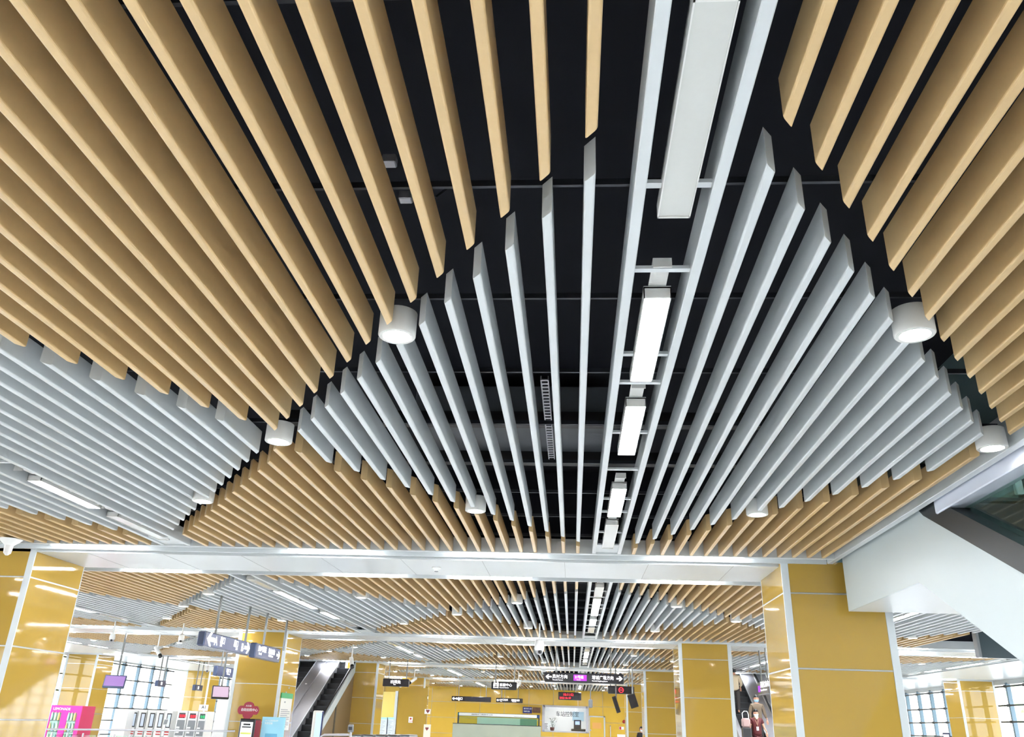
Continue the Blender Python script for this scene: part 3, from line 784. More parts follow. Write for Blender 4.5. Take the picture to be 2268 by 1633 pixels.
def d_b(o, x0, x1, z0, z1, Y):
    w = x1 - x0; h = z1 - z0; m = MB(); arrow(m, (x0 + .07 * w, Y, z0 + .5 * h), (-1, 0, 0), (0, 0, 1), .1 * w)
    textmesh(m, '公共卫生间', (x0 + .13 * w, Y, z0 + .42 * h), (1, 0, 0), (0, 0, 1), .34 * h, .004, sx=.85); textmesh(m, '母婴室电梯', (x0 + .57 * w, Y, z0 + .4 * h), (1, 0, 0), (0, 0, 1), .34 * h, .004, sx=.85)
    textmesh(m, 'Toilet', (x0 + .15 * w, Y, z0 + .18 * h), (1, 0, 0), (0, 0, 1), .15 * h, .004); textmesh(m, 'Nursery Lift', (x0 + .6 * w, Y, z0 + .18 * h), (1, 0, 0), (0, 0, 1), .15 * h, .004)
    m.build('lettering', M_TXT, o)
hang_sign_y('black sign fully lettered in white above the navy poster', 1099, 1546, 1157.5, 1558, 55.2, (.2, .82), draw=d_b)
def d_clock(o, x0, x1, z0, z1, Y):
    w = x1 - x0; h = z1 - z0
    T(o, [('10:11:52', (x0 + .2 * w, Y, z0 + .54 * h), .32 * h, .98), ('2022 06 09', (x0 + .06 * w, Y, z0 + .14 * h), .25 * h, 1.0)], 'digits', M_RED)
hang_sign_y('digital clock board with red digits above the control room window', 1236.5, 1533, 1287.5, 1552, 53.0, (.25, .75), .12, 'digital_clock', d_clock, 'hanging clock')

def hang_sign_x(label, X, y0, y1, z0, z1, rods, draw=None, dep=.14):
    """sign running along the hall, face towards +x"""
    o = thing('hanging_sign', (X, (y0 + y1) / 2, z0), label, 'hanging sign', 'hanging direction signs')
    MB().box(X - dep, X, y0, y1, z0, z1, .02).build('sign_box', mat('window_sheen_sign_face', (62, 68, 92), .25), o)  # window reflection painted as a slate tint on the dark face
    MB().box(X - dep - .002, X + .0, y0 - .03, y0 + .0, z0 + .01, z1 - .01, .012).build('end_cap', M_SIGNSIDE, o)
    for ry in rods: MB().tube([(X - dep / 2, ry, z1 - .01), (X - dep / 2, ry, ZS + .05)], .028, 8).build('hanging_rod', M_ROD, o, True)
    if draw: draw(o, X + .004, y0, y1, z0, z1)
    return o
def dx_a1(o, X, y0, y1, z0, z1):
    w = y1 - y0; h = z1 - z0; m = MB(); R_ = (0, 1, 0); U_ = (0, 0, 1)
    arrow(m, (X, y0 + .11 * w, z0 + .52 * h), (0, -1, 0), U_, .15 * w); textmesh(m, 'A', (X, y0 + .185 * w, z0 + .2 * h), R_, U_, .62 * h, .004)
    textmesh(m, '出口', (X, y0 + .30 * w, z0 + .42 * h), R_, U_, .42 * h, .004, sx=.8); textmesh(m, 'Exit', (X, y0 + .31 * w, z0 + .2 * h), R_, U_, .17 * h, .004)
    textmesh(m, '出口', (X, y0 + .60 * w, z0 + .42 * h), R_, U_, .42 * h, .004, sx=.8); textmesh(m, 'Exit', (X, y0 + .66 * w, z0 + .2 * h), R_, U_, .17 * h, .004)
    textmesh(m, 'B', (X, y0 + .78 * w, z0 + .2 * h), R_, U_, .62 * h, .004); arrow(m, (X, y0 + .92 * w, z0 + .52 * h), (0, 1, 0), U_, .13 * w)
    m.build('lettering', M_TXT, o)
XA = -7.15
pa = at_x(457, 1398, XA); pb = at_x(557, 1416, XA); pc = at_x(448, 1430, XA)
hang_sign_x('sheen-painted slate sign with arrows at both ends, nearest hanging sign on the left', XA, pa.y, pb.y, pc.z, pa.z, (16.95, 18.6), dx_a1)
def dx_2(o, X, y0, y1, z0, z1):
    w = y1 - y0; h = z1 - z0; m = MB(); R_ = (0, 1, 0); U_ = (0, 0, 1)
    textmesh(m, '乘21号线往', (X, y0 + .08 * w, z0 + .5 * h), R_, U_, .32 * h, .004, sx=.78); textmesh(m, '站台方向', (X, y0 + .48 * w, z0 + .48 * h), R_, U_, .32 * h, .004, sx=.8)
    textmesh(m, 'Line 21', (X, y0 + .12 * w, z0 + .26 * h), R_, U_, .15 * h, .004); textmesh(m, 'To Platform', (X, y0 + .5 * w, z0 + .26 * h), R_, U_, .15 * h, .004)
    arrow(m, (X, y0 + .9 * w, z0 + .5 * h), (0, 1, 0), U_, .14 * w); m.build('lettering', M_TXT, o)
pa = at_x(569, 1424, XA); pb = at_x(622.5, 1441, XA); pc = at_x(565, 1457, XA)
hang_sign_x('sheen-painted slate sign fully lettered, hanging right behind the nearest left sign', XA, pa.y, pb.y, pc.z, pa.z, (19.75, 21.2), dx_2)
def dx_3(o, X, y0, y1, z0, z1):
    w = y1 - y0; h = z1 - z0; m = MB(); R_ = (0, 1, 0); U_ = (0, 0, 1)
    textmesh(m, '增城广场', (X, y0 + .28 * w, z0 + .5 * h), R_, U_, .32 * h, .004, sx=.7); textmesh(m, 'Zengcheng', (X, y0 + .3 * w, z0 + .28 * h), R_, U_, .15 * h, .004)
    m.build('lettering', M_TXT, o); MB().box(X - .004, X + .002, y0 + .62 * w, y0 + .8 * w, z0 + .2 * h, z0 + .75 * h).build('purple_panel', M_TXTP, o)
pa = at_x(483, 1475, -12.9); pc = at_x(477, 1497, -12.9)
hang_sign_x('sheen-painted slate sign with a purple patch, partly behind the left column', -12.9, pa.y, pa.y + 3.0, pc.z, pa.z, (pa.y + .45, pa.y + 2.4), dx_3)
for lab, (ax, ay, bx, by) in (('tiny sheen-painted slate sign hanging before the left windows', (352, 1507, 369, 1522)), ('tiny sheen-painted slate sign hanging before the pale yellow column', (434, 1517, 450, 1531))):
    X = -17.5; pa = at_x(ax, ay, X); pb = at_x(bx, ay + 2, X); pc = at_x(ax, by - 1, X)
    def dd(o, X, y0, y1, z0, z1):
        m = MB(); textmesh(m, '售票', (X, y0 + .3 * (y1 - y0), z0 + .3 * (z1 - z0)), (0, 1, 0), (0, 0, 1), .4 * (z1 - z0), .004, sx=.55); m.build('lettering', M_TXT, o)
    hang_sign_x(lab, X, pa.y, pb.y, pc.z, pa.z, (pa.y + .2 * (pb.y - pa.y), pb.y - .2 * (pb.y - pa.y)), dd)
# right hand sign by the escalator
Xr = 5.35
pa = at_x(1677, 1514, Xr); pb = at_x(1702, 1512, Xr); pc = at_x(1679, 1541, Xr)
o = thing('hanging_sign', (Xr, pa.y, pc.z), 'black sign with purple end hanging above the right escalator', 'hanging sign', 'hanging direction signs')
yy0, yy1 = sorted((pa.y, pb.y))
MB().box(Xr, Xr + .17, yy0, yy1, pc.z, pa.z + .02, .02).build('sign_box', M_SIGN, o)
MB().box(Xr + .003, Xr + .167, yy0 - .03, yy0 + .001, pc.z + .01, pa.z + .01, .01).build('end_cap', mat('sign_cap_grey', (96, 98, 108), .4), o)
m = MB(); textmesh(m, '员村方向', (Xr - .004, yy0 + (yy1 - yy0) * .72, pc.z + .2), (0, -1, 0), (0, 0, 1), .13, .004, sx=1.6); textmesh(m, 'Towards Yuancun', (Xr - .004, yy0 + (yy1 - yy0) * .72, pc.z + .1), (0, -1, 0), (0, 0, 1), .05, .004, sx=1.6); m.build('lettering', M_TXT, o)
MB().box(Xr - .004, Xr, yy0 + (yy1 - yy0) * .76, yy0 + (yy1 - yy0) * .95, pc.z + .08, pa.z - .08).build('purple_panel', M_TXTP, o)
for q in (yy0 + .3 * (yy1 - yy0), yy0 + .85 * (yy1 - yy0)): MB().tube([(Xr + .08, q, pa.z), (Xr + .08, q, ZS + .05)], .022, 8).build('hanging_rod', M_ROD, o, True)

# ------------------------------------------------------------------ screens on rods (tilted displays)
def tv_y(label, c, w, h, tilt, yaw, rod=True, face=M_LAV, th=.09):
    o = thing('hanging_screen', c, label, 'screen', 'tilted hanging screens')
    mtx = Matrix.Translation(c) @ Matrix.Rotation(yaw, 4, 'Z') @ Matrix.Rotation(tilt, 4, 'X')
    MB().box(-w / 2, w / 2, 0, th, -h / 2, h / 2, .015).xform(mtx).build('casing', M_SIGNSIDE if face is M_LAV else M_RUBBER, o)
    MB().box(-w / 2 + .03, w / 2 - .03, -.006, 0, -h / 2 + .04, h / 2 - .04).xform(mtx).build('display', face, o)
    t = mtx @ V((0, th, h * .3))
    MB().tube([t, (t.x, t.y + .05, t.z + h * .25), (t.x, t.y + .05, ZS + .05)], .03, 8).build('hanging_rod', M_ROD, o, True)
    return o
p = at_y(254, 1509, 26.0); tv_y('lavender screen tilted down, hanging before the left windows', p, .62, .4, math.radians(-25), math.radians(18))
p = at_y(489, 1533, 26.5); o = tv_y('pale screen showing a figure, hanging left of the kiosk column', p, .52, .4, math.radians(-22), math.radians(30), face=mat('pale_pink_screen', (150, 130, 150), .3, emit=(225, 200, 225), es=.12))
p = at_y(1365, 1561, 35.0); tv_y('black screen seen from its edge, hanging below the no entry sign', p, .16, .62, math.radians(0), math.radians(0), face=M_SIGN)
bpy.context.view_layer.update()
p = at_y(1402, 1553, 34.0); tv_y('black screen edge, rightmost of the two below the no entry sign', p, .3, .5, math.radians(0), math.radians(0), face=M_SIGN)
for o in [q for q in COL.objects if q.name.startswith('hanging_screen') and 'edge' in q.get('label', '')]:
    rot = Matrix.Rotation(math.radians(-18), 4, 'Y')
    for ch in o.children:
        if ch.name.startswith(('casing', 'display')):
            me = ch.data
            for v in me.vertices:
                q = v.co - V(o.location); v.co = V(o.location) + rot @ q
# cameras
def dome_cam(label, p, s=1.0):
    o = thing('security_camera', p, label, 'camera', 'dome security cameras')
    p = V(p)
    MB().lathe([(.03 * s, .16 * s), (.10 * s, .13 * s), (.125 * s, .02 * s), (.125 * s, -.08 * s), (.105 * s, -.12 * s)], p, 20).build('housing', M_WPLAS, o, True)
    MB().lathe([(.10 * s, 0), (.095 * s, -.04 * s), (.06 * s, -.085 * s), (.01 * s, -.1 * s)], p + V((0, 0, -.12 * s)), 20).build('dome', M_STEEL, o, True)
    MB().lathe([(.01 * s, -.05 * s), (.05 * s, -.03 * s), (.05 * s, .03 * s), (.01 * s, .05 * s)], p + V((0.02 * s, -.07 * s, -.15 * s)), 12).build('lens', M_RUBBER, o, True)
    MB().tube([p + V((0, 0, .14 * s)), (p.x, p.y, ZS + .05)], .018, 8).build('hanging_rod', M_WPLAS, o, True)
dome_cam('large white dome camera hanging left of the long arrow sign', at_y(1194.5, 1431, 20.9), .95)
dome_cam('white dome camera on a rod, leftmost before the second beam', at_y(249, 1411, 22.8), .62)
dome_cam('white dome camera on a rod, left of the nearest slate sign', at_y(402, 1413, 22.7), .62)
dome_cam('small white dome camera below the third slate sign rods', at_y(460, 1481, 36.0), .7)
dome_cam('small dark dome camera left of the long arrow sign', at_y(1204, 1484, 38.0), .9)
def bullet_cam(label, p, d, L=.3, r=.05):
    o = thing('bullet_camera', p, label, 'camera', 'bullet security cameras')
    p = V(p); d = V(d).normalized()
    MB().tube([p, p + d * L * .8], r, 12).build('housing', M_WPLAS, o, True)
    MB().tube([p + d * L * .8, p + d * L], r * .95, 12).build('lens', M_RUBBER, o, True)
    MB().tube([p + d * L * .3 + V((0, 0, r * .8)), V((p.x + d.x * L * .3, p.y + d.y * L * .3, ZS + .05))], .02, 8).build('hanging_rod', M_WPLAS, o, True)
bullet_cam('white bullet camera on a rod above the left escalator column', at_y(778, 1458, 28.3), (.25, -.5, -.6), .42, .07)
bullet_cam('white bullet camera on a rod left of the nearest slate sign', at_y(345, 1434, 25.6), (.6, -.3, -.6), .42, .06)
bullet_cam('white bullet camera beside the centred white lettered sign', at_y(922, 1502, 40), (-.6, -.4, -.55), .42, .07)
bullet_cam('dark bullet camera at the right end of the pictogram sign', at_y(1152, 1512, 40), (-.5, -.4, -.6), .4, .08)
bullet_cam('white bullet camera above the right end of the arrow sign', at_y(1362, 1483, 39.0), (.5, -.4, -.5), .4, .07)
o = thing('smoke_detector', at_z(967, 1257, ZS - .035), 'small white detector on the first beam underside', 'detector')
p = V(o.location); MB().lathe([(.07, 0), (.07, -.02), (.04, -.035), (.035, -.06), (.005, -.065)], p, 16).build('body', M_WPLAS, o, True)
MB().lathe([(.033, -.05), (.03, -.07), (.004, -.075)], p, 12).build('sensor', M_GPLAS, o, True)
o = thing('smoke_detector', at_z(1103, 1422, ZS - .035), 'small white detector on the second beam underside', 'detector')
p = V(o.location); MB().lathe([(.07, 0), (.07, -.02), (.04, -.035), (.035, -.06), (.005, -.065)], p, 16).build('body', M_WPLAS, o, True)
o = thing('wall_speaker', at_z(24, 1195, ZS), 'white cone shaped fitting under the ceiling edge above left column', 'speaker')
p = V(o.location); MB().lathe([(.16, 0), (.13, -.03), (.06, -.09), (.05, -.2), (.02, -.23)], p, 20).build('horn', M_WPLAS, o, True)
o = thing('pendant_speaker', at_y(1308, 1560, 50), 'white cylinder pendant on a rod right of the clock board', 'speaker')
p = V(o.location); MB().lathe([(.08, -.2), (.12, -.16), (.12, .2), (.05, .26)], p, 16).build('body', M_GPLAS, o, True)
MB().tube([p + V((0, 0, .25)), (p.x, p.y, ZS + .05)], .03, 8).build('hanging_rod', M_ROD, o, True)
# projecting exit sign with yellow light, in the right gap
# ------------------------------------------------------------------ service counter
YC = 38.0
a = at_y(1003, 1603, YC); b = at_y(1198, 1612, YC)
kc = thing('service_counter', ((a.x + b.x) / 2, YC, 0), 'grey green service booth with glass and a long white banner', 'service counter')
MB().box(a.x, b.x, YC, YC + .2, 0, b.z + .04, .01).build('front_panel', mat('grey_green_glass', (176, 184, 168), .12, noise=.12, nscale=1.2), kc)
MB().box(a.x - .01, b.x + .01, YC - .01, YC + .22, b.z + .04, b.z + .06).build('panel_edge', M_DSTEEL, kc)
YC2 = 39.2
c = at_y(1014, 1577, YC2); d = at_y(1195, 1592, YC2)
m = MB().box(c.x, d.x, YC2, YC2 + .25, d.z, c.z - .015, .01); m.build('banner_box', mat('banner_dark_edge', (34, 60, 80), .4), kc)
m = MB().box(c.x + .06, d.x - .12, YC2 - .006, YC2, d.z + .015, c.z - .03); m.build('banner_face', M_PAPER, kc)
MB().box(c.x + .0, c.x + .06, YC2 - .006, YC2 - .001, d.z + .05, c.z - .06).build('teal_end', mat('teal_end', (30, 140, 140), .4), kc)
MB().box(d.x - .12, d.x, YC2 - .006, YC2 - .001, d.z + .03, c.z - .06).build('blue_end', mat('blue_end', (30, 60, 120), .4), kc)
m = MB(); h = c.z - d.z
textmesh(m, '智能客服APP   无需换票“码”上过闸', (c.x + .62, YC2 - .01, d.z + .36 * h), (1, 0, 0), (0, 0, 1), .24 * h, .003, sx=1.15)
m.build('banner_lettering', M_INK, kc); m = MB()
textmesh(m, 'Scan the code and pass the gate directly', (c.x + 2.5, YC2 - .01, d.z + .28 * h), (1, 0, 0), (0, 0, 1), .12 * h, .003, sx=1.1)
m.build('small_lettering', M_INK, kc)
m = MB().box(c.x, d.x, YC2 + .1, YC2 + .112, 0, d.z); m.build('glass_front', M_GGLASS, kc)
m = MB(); m.box(c.x, c.x + .05, YC2, YC2 + .2, 0, d.z); m.box(d.x - .05, d.x, YC2, YC2 + .2, 0, d.z); m.build('post', M_DSTEEL, kc)
m = MB().box(c.x + .75, d.x - .6, YC2 + 1.2, YC2 + 1.6, 0, d.z - .02); m.build('inner_screen', mat('pale_teal_panel', (214, 234, 226), .3), kc)
m = MB().box(d.x - .9, d.x - .15, YC2 + .8, YC2 + .9, 1.0, d.z - .03); m.build('inner_cabinet', mat('teal_green_cabinet', (120, 170, 152), .4), kc)

# ------------------------------------------------------------------ fare gates and rails
def gate(label, px, py, Y, w=1.6):
    p = at_y(px, py, Y)
    o = thing('fare_gate', (p.x, Y, 0), label, 'fare gate', 'row of fare gates')
    pr = [(Y, 0), (Y, p.z - .12), (Y + .12, p.z), (Y + 1.5, p.z), (Y + 1.6, p.z - .12), (Y + 1.6, 0)]
    MB().prism(pr, p.x - .14, p.x + .14, 'x').build('cabinet', M_STEEL, o)
    MB().box(p.x - .13, p.x + .13, Y + .1, Y + 1.5, p.z + .001, p.z + .02, .004).build('top_plate', M_DGREY, o)
    return o
for i, (px, lab) in enumerate(((787, 'grey fare gate below the left escalator column'), (812, 'grey fare gate right of the reader post gate'), (842, 'grey fare gate before the twin notice panels'),
                               (868, 'grey fare gate right of the twin notice panels'), (893, 'grey fare gate below the small no smoking sign'))):
    gate(lab, 787 + 27 * i, 1630, 26.0)
p = at_y(777, 1622, 24.5)
rp = thing('reader_post', (p.x, 24.5, 0), 'steel post with a tilted grey card reader head', 'card reader')
MB().tube([(p.x, 24.5, 0), (p.x, 24.5, p.z)], .035, 10).build('post', M_STEEL, rp, True)
q = at_y(777, 1614, 24.5); MB().box(-.075, .075, -.05, .05, -.1, .1, .015).xform(Matrix.Translation(q) @ Matrix.Rotation(.25, 4, 'X')).build('reader_head', M_GPLAS, rp)
MB().box(-.05, .05, -.055, -.05, -.03, .06).xform(Matrix.Translation(q) @ Matrix.Rotation(.25, 4, 'X')).build('reader_screen', M_DGREY, rp)
a = at_y(716, 1628, 24.0); b = at_y(773, 1628, 24.0)
o = MB().tube([(a.x - .1, 24, .3), (a.x - .05, 24, a.z - .04), (a.x + .03, 24, a.z), (b.x, 24, b.z)], .03, 10).build('guard_rail', M_STEEL, None, True); tag(o, 'steel guard rail left of the card reader post', 'rail')
# glass railing on the left
YR = 22.0
gr = thing('glass_railing', (at_y(330, 1620, YR).x, YR, 0), 'long glass railing with steel handrail at bottom left', 'railing')
a = at_y(100, 1615.5, YR); b = at_y(520, 1620.0, YR)
MB().tube([a, b], .022, 10).build('handrail', M_STEEL, gr, True)
n = 12
for i in range(n):
    x = a.x + (b.x - a.x) * (i + .5) / n
    MB().box(x - .02, x + .02, YR - .015, YR + .015, 0, a.z - .06, .004).build('post', M_STEEL, gr)
for i in range(n - 1):
    x = a.x + (b.x - a.x) * (i + .5) / n; x2 = a.x + (b.x - a.x) * (i + 1.5) / n
    MB().box(x + .05, x2 - .05, YR - .005, YR + .005, .08, a.z - .09).build('glass_pane', M_GGLASS, gr)

# ------------------------------------------------------------------ pink vending cabinet
YV = 31.0
a = at_y(118, 1562, YV); b = at_y(184, 1562, YV); s = at_y(196, 1563, YV + .9)
vc = thing('vending_cabinet', ((a.x + b.x) / 2, YV, 0), 'bright pink vending cabinet with glass fronts behind the left column', 'vending machine')
zt = a.z; x0, x1 = at_y(108, 1590, YV).x, b.x
MB().box(x0, x1, YV + .02, YV + .9, 0, zt, .01).build('body', M_PINKD, vc)
m = MB().box(x0, x1, YV - .01, YV + .02, zt - .25, zt); xm = x0 + (x1 - x0) * .48
[m.box(p, q, YV - .01, YV + .02, .6, zt - .25) for p, q in ((x0, x0 + .06), (xm - .12, xm + .12), (x1 - .14, x1))]; m.box(x0, x1, YV - .01, YV + .02, 0, .6)
m.build('front_frame', M_PINK, vc)
for xa, xb in ((x0 + .06, xm - .12), (xm + .12, x1 - .14)):
    MB().box(xa, xb, YV - .0, YV + .008, .6, zt - .25).build('glass_door', M_GGLASS, vc)
    MB().box(xa, xb, YV + .012, YV + .024, .6, zt - .25).build('lit_interior', mat('vending_interior', (215, 225, 220), .4), vc)
    it = MB()
    for r in range(3):
        zz = zt - .5 - .36 * (2 - r)
        it.box(xa, xb, YV + .009, YV + .02, zz - .03, zz)
    it.build('shelf', M_GPLAS, vc)
    for r in range(3):
        zz = zt - .5 - .36 * (2 - r)
        for k in range(3):
            xx = xa + (xb - xa) * (k + .5) / 3
            MB().lathe([(.03, 0), (.035, .02), (.035, .18), (.015, .24), (.012, .28)], (xx, YV - .03, zz), 10).build('bottle', mat('bottle_%d' % ((r + k) % 3), [(200, 220, 190), (220, 190, 120), (170, 200, 210)][(r + k) % 3], .3), vc, True)
m = MB(); textmesh(m, 'LEMONADE', (x0 + .1, YV - .014, zt - .16), (1, 0, 0), (0, 0, 1), .09, .003); m.build('lettering', M_PAPER, vc)

# ------------------------------------------------------------------ ticket machines
YM = 40.0
def machine(label, pxl, pxr, pyt, Y, kind):
    a = at_y(pxl, pyt, Y); b = at_y(pxr, pyt, Y); x0, x1, z1 = a.x, b.x, a.z; w = x1 - x0
    o = thing('ticket_machine', ((x0 + x1) / 2, Y, 0), label, 'ticket machine', 'row of ticket machines')
    MB().box(x0, x1 - .02, Y, Y + .9, 0, z1, .02).build('body', M_WPLAS, o)
    if kind == 'tall':
        zz = z1 - .12; MB().box(x0 + .36 * w, x0 + .92 * w, Y - .01, Y, zz - .62, zz).build('screen_frame', M_DGREY, o)
        MB().box(x0 + .46 * w, x0 + .82 * w, Y - .016, Y - .01, zz - .57, zz - .05).build('screen', mat('pale_screen', (190, 200, 212), .3, emit=(190, 205, 225), es=.05), o)
        MB().box(x0 + .36 * w, x0 + .92 * w, Y - .012, Y, zz - .9, zz - .64).build('leaflet_panel', M_PAPER, o)
        MB().box(x0 + .36 * w, x0 + .92 * w, Y - .018, Y - .012, zz - .82, zz - .76).build('red_band', mat('red_band', (190, 60, 60), .5), o)
        MB().box(x0 + .36 * w, x0 + .92 * w, Y - .018, Y - .012, zz - .92, zz - .87).build('red_foot', mat('red_band', (190, 60, 60), .5), o)
    else:
        zz = z1 - .1
        MB().box(x0 + .2 * w, x0 + .8 * w, Y - .012, Y, zz - .22, zz).build('display', M_DGREY, o)
        m = MB(); textmesh(m, '售票机' if kind == 'red' else '充值', (x0 + .26 * w, Y - .016, zz - .18), (1, 0, 0), (0, 0, 1), .1, .003, sx=.8)
        m.build('display_lettering', M_RED if kind == 'red' else mat('lit_green', (40, 200, 120), .5, emit=(30, 200, 110), es=.3), o)
        m = MB(); m.prism([(Y - .02, zz - .3), (Y - .06, zz - .95), (Y, zz - .95), (Y, zz - .3)], x0 + .15 * w, x0 + .85 * w, 'x'); m.build('control_panel', M_GPLAS, o)
        m = MB()
        for r in range(3): m.box(x0 + .2 * w, x0 + .5 * w, Y - .075, Y - .03, zz - .65 - .1 * r, zz - .58 - .1 * r)
        m.build('coin_slot', M_WPLAS, o)
for i, (l, r) in enumerate(((290, 307), (308, 327), (328, 347), (348, 366), (366, 384))):
    machine('white machine with a tall narrow screen, %s from the left in the row' % ORD[i + 1], l, r, 1572 + i * .5, YM, 'tall')
machine('ticket machine with red lit display, left one of the pair', 394, 417, 1574, YM, 'red')
machine('ticket machine with red lit display, right one of the pair', 418, 440, 1575, YM, 'red')
machine('top up machine with green lit display and header board', 441, 460, 1576, YM, 'green')
o = flat('header_board', (443, 1561), (460, 1575), YM - .02, M_PAPER, 'white A1 header board above the green display machine', 'sign board', .06)
m = MB(); textmesh(m, 'A1', at_y(446, 1570, YM - .085), (1, 0, 0), (0, 0, 1), .14, .003); m.build('lettering', M_INK, o)
o = flat('machine_end_panel', (270, 1571), (286, 1640), YM - .02, M_WPLAS, 'blank white panel left of the ticket machine row', 'panel', .6)
p = at_y(367, 1600, 36); o = thing('notice_stand', (p.x, 36, 0), 'small white framed notice on a stand before the machines', 'notice stand')
MB().box(-.09, .09, -.01, .01, -.12, .12, .01).xform(Matrix.Translation(p) @ Matrix.Rotation(-.3, 4, 'X')).build('frame', M_WPLAS, o)
MB().box(-.075, .075, -.013, -.01, -.1, .1).xform(Matrix.Translation(p) @ Matrix.Rotation(-.3, 4, 'X')).build('sheet', M_GPLAS, o)
MB().tube([(p.x, 36.02, 0), (p.x, 36.02, p.z - .08)], .012, 8).build('stand', M_STEEL, o, True)
# plain white panel painted in for the overexposed window left of column two
flat('overexposed_panel', (486, 1538), (512, 1700), 37.5, M_WPLAS, 'white panel standing in for an overexposed window, left of the ochre kiosk column', 'partition', .1)

# kiosk with maroon board, blue board, info totem
YK = 23.6
a = at_y(532, 1592, YK); b = at_y(567, 1592, YK)
kk = thing('photo_kiosk', ((a.x + b.x) / 2, YK, 0), 'black framed kiosk with a maroon lobed board on top', 'kiosk')
MB().box(a.x, b.x, YK, YK + .4, 0, a.z, .02).build('body', mat('kiosk_black', (22, 24, 34), .3), kk)
MB().box(b.x + .001, b.x + .02, YK + .02, YK + .4, 0, a.z - .03).build('side_panel', M_MAROON, kk)
c = at_y(535, 1600, YK); d = at_y(558, 1640, YK); MB().box(a.x + .05, b.x - .06, YK - .01, YK, .9, a.z - .08).build('screen', mat('kiosk_screen', (200, 204, 208), .3, emit=(235, 240, 245), es=.12), kk)
m = MB(); zc = a.z - .22
m.box(a.x + .09, b.x - .1, YK - .016, YK - .01, zc, zc + .03); m.box(a.x + .12, b.x - .13, YK - .016, YK - .01, zc + .06, zc + .1); m.build('printed_block', M_INK, kk)
MB().box(a.x + .07, b.x - .08, YK - .016, YK - .01, zc - .16, zc - .12).build('yellow_band', mat('yellow_green', (222, 228, 110), .5), kk)
cc = at_y(549, 1573.5, YK); r = .105
pts = []
for k in range(48):
    th = 2 * math.pi * k / 48; q = .235 * (1 + .28 * abs(math.cos(2 * th)) ** .7) - .05 + (.03 if abs(math.cos(th)) > .8 else 0)
    pts.append((cc.x + q * 1.05 * math.cos(th), cc.z + q * .85 * math.sin(th)))
MB().prism(pts, YK + .02, YK + .06, 'y').build('lobed_board', M_MAROON, kk)
m = MB().box(cc.x - .1, cc.x + .08, YK + .03, YK + .055, a.z + .002, cc.z - .1); m.build('board_neck', M_MAROON, kk)
m = MB(); textmesh(m, '自助拍照中心', (cc.x - .2, YK + .016, cc.z - .02), (1, 0, 0), (0, 0, 1), .06, .003, sx=.95); textmesh(m, '大头贴', (cc.x - .08, YK + .016, cc.z + .09), (1, 0, 0), (0, 0, 1), .04, .003); m.build('lettering', M_PAPER, kk)
o = flat('standing_board', (583, 1588), (619, 1700), 23.9, M_BLUEP, 'pale blue standing board in front of the second left column', 'board', .04)
m = MB(); p = at_y(587, 1598, 23.855); textmesh(m, '关于互联网APP', p, (1, 0, 0), (0, 0, 1), .04, .002); textmesh(m, '购票提醒', p + V((0, 0, -.07)), (1, 0, 0), (0, 0, 1), .04, .002); m.build('lettering', M_PAPER, o)
p1 = at_y(585, 1625, 23.855); m = MB().box(p1.x + .03, p1.x + .36, 23.852, 23.858, p1.z - .12, p1.z); m.build('outlined_box', mat('mid_blue', (100, 170, 205), .4), o)
# notice panel on the right face of column two
xf = CX0[-9] + 1.45 + .004
a = at_x(627, 1535, xf); b = at_x(646, 1537, xf); c = at_x(620, 1618, xf)
o = thing('printed_notice', (xf, (a.y + b.y) / 2, c.z), 'tall white notice panel with green header on the second left column', 'notice')
y0_, y1_ = 24.55, 25.55
za, zb_ = a.z, c.z
MB().box(xf, xf + .02, y0_, y1_, zb_, za - .14).build('sheet', mat('grey_sheet', (214, 212, 204), .5), o)
MB().box(xf, xf + .026, y0_ - .01, y1_ + .01, za - .14, za).build('header', M_GREEN, o)
m = MB()
for k in range(10): m.box(xf + .02, xf + .023, y0_ + .1, y1_ - .1 - .2 * (k % 3 == 0), zb_ + .08 + k * .05, zb_ + .1 + k * .05)
for k in range(4): m.box(xf + .02, xf + .023, y0_ + .3 + .2 * (k % 2), y0_ + .42 + .2 * (k % 2), zb_ + .72 + k * .13, zb_ + .76 + k * .13)
m.build('printed_lines', M_GPLAS, o)
# info totem
YI = 27.0
a = at_y(694, 1574, YI); b = at_y(716, 1575, YI)
o = thing('info_totem', ((a.x + b.x) / 2, YI, 0), 'slim white totem with a lit blue screen before the left escalator', 'totem')
MB().box(a.x, b.x, YI, YI + .12, 0, a.z, .03).build('body', M_WPLAS, o)
MB().box(a.x + .11, b.x - .02, YI - .006, YI, .6, a.z - .06).build('screen', M_BLUEL, o)
MB().box(b.x - .02, b.x + .004, YI - .008, YI + .1, .1, a.z - .02).build('dark_edge', mat('navy_edge', (30, 35, 90), .3), o)
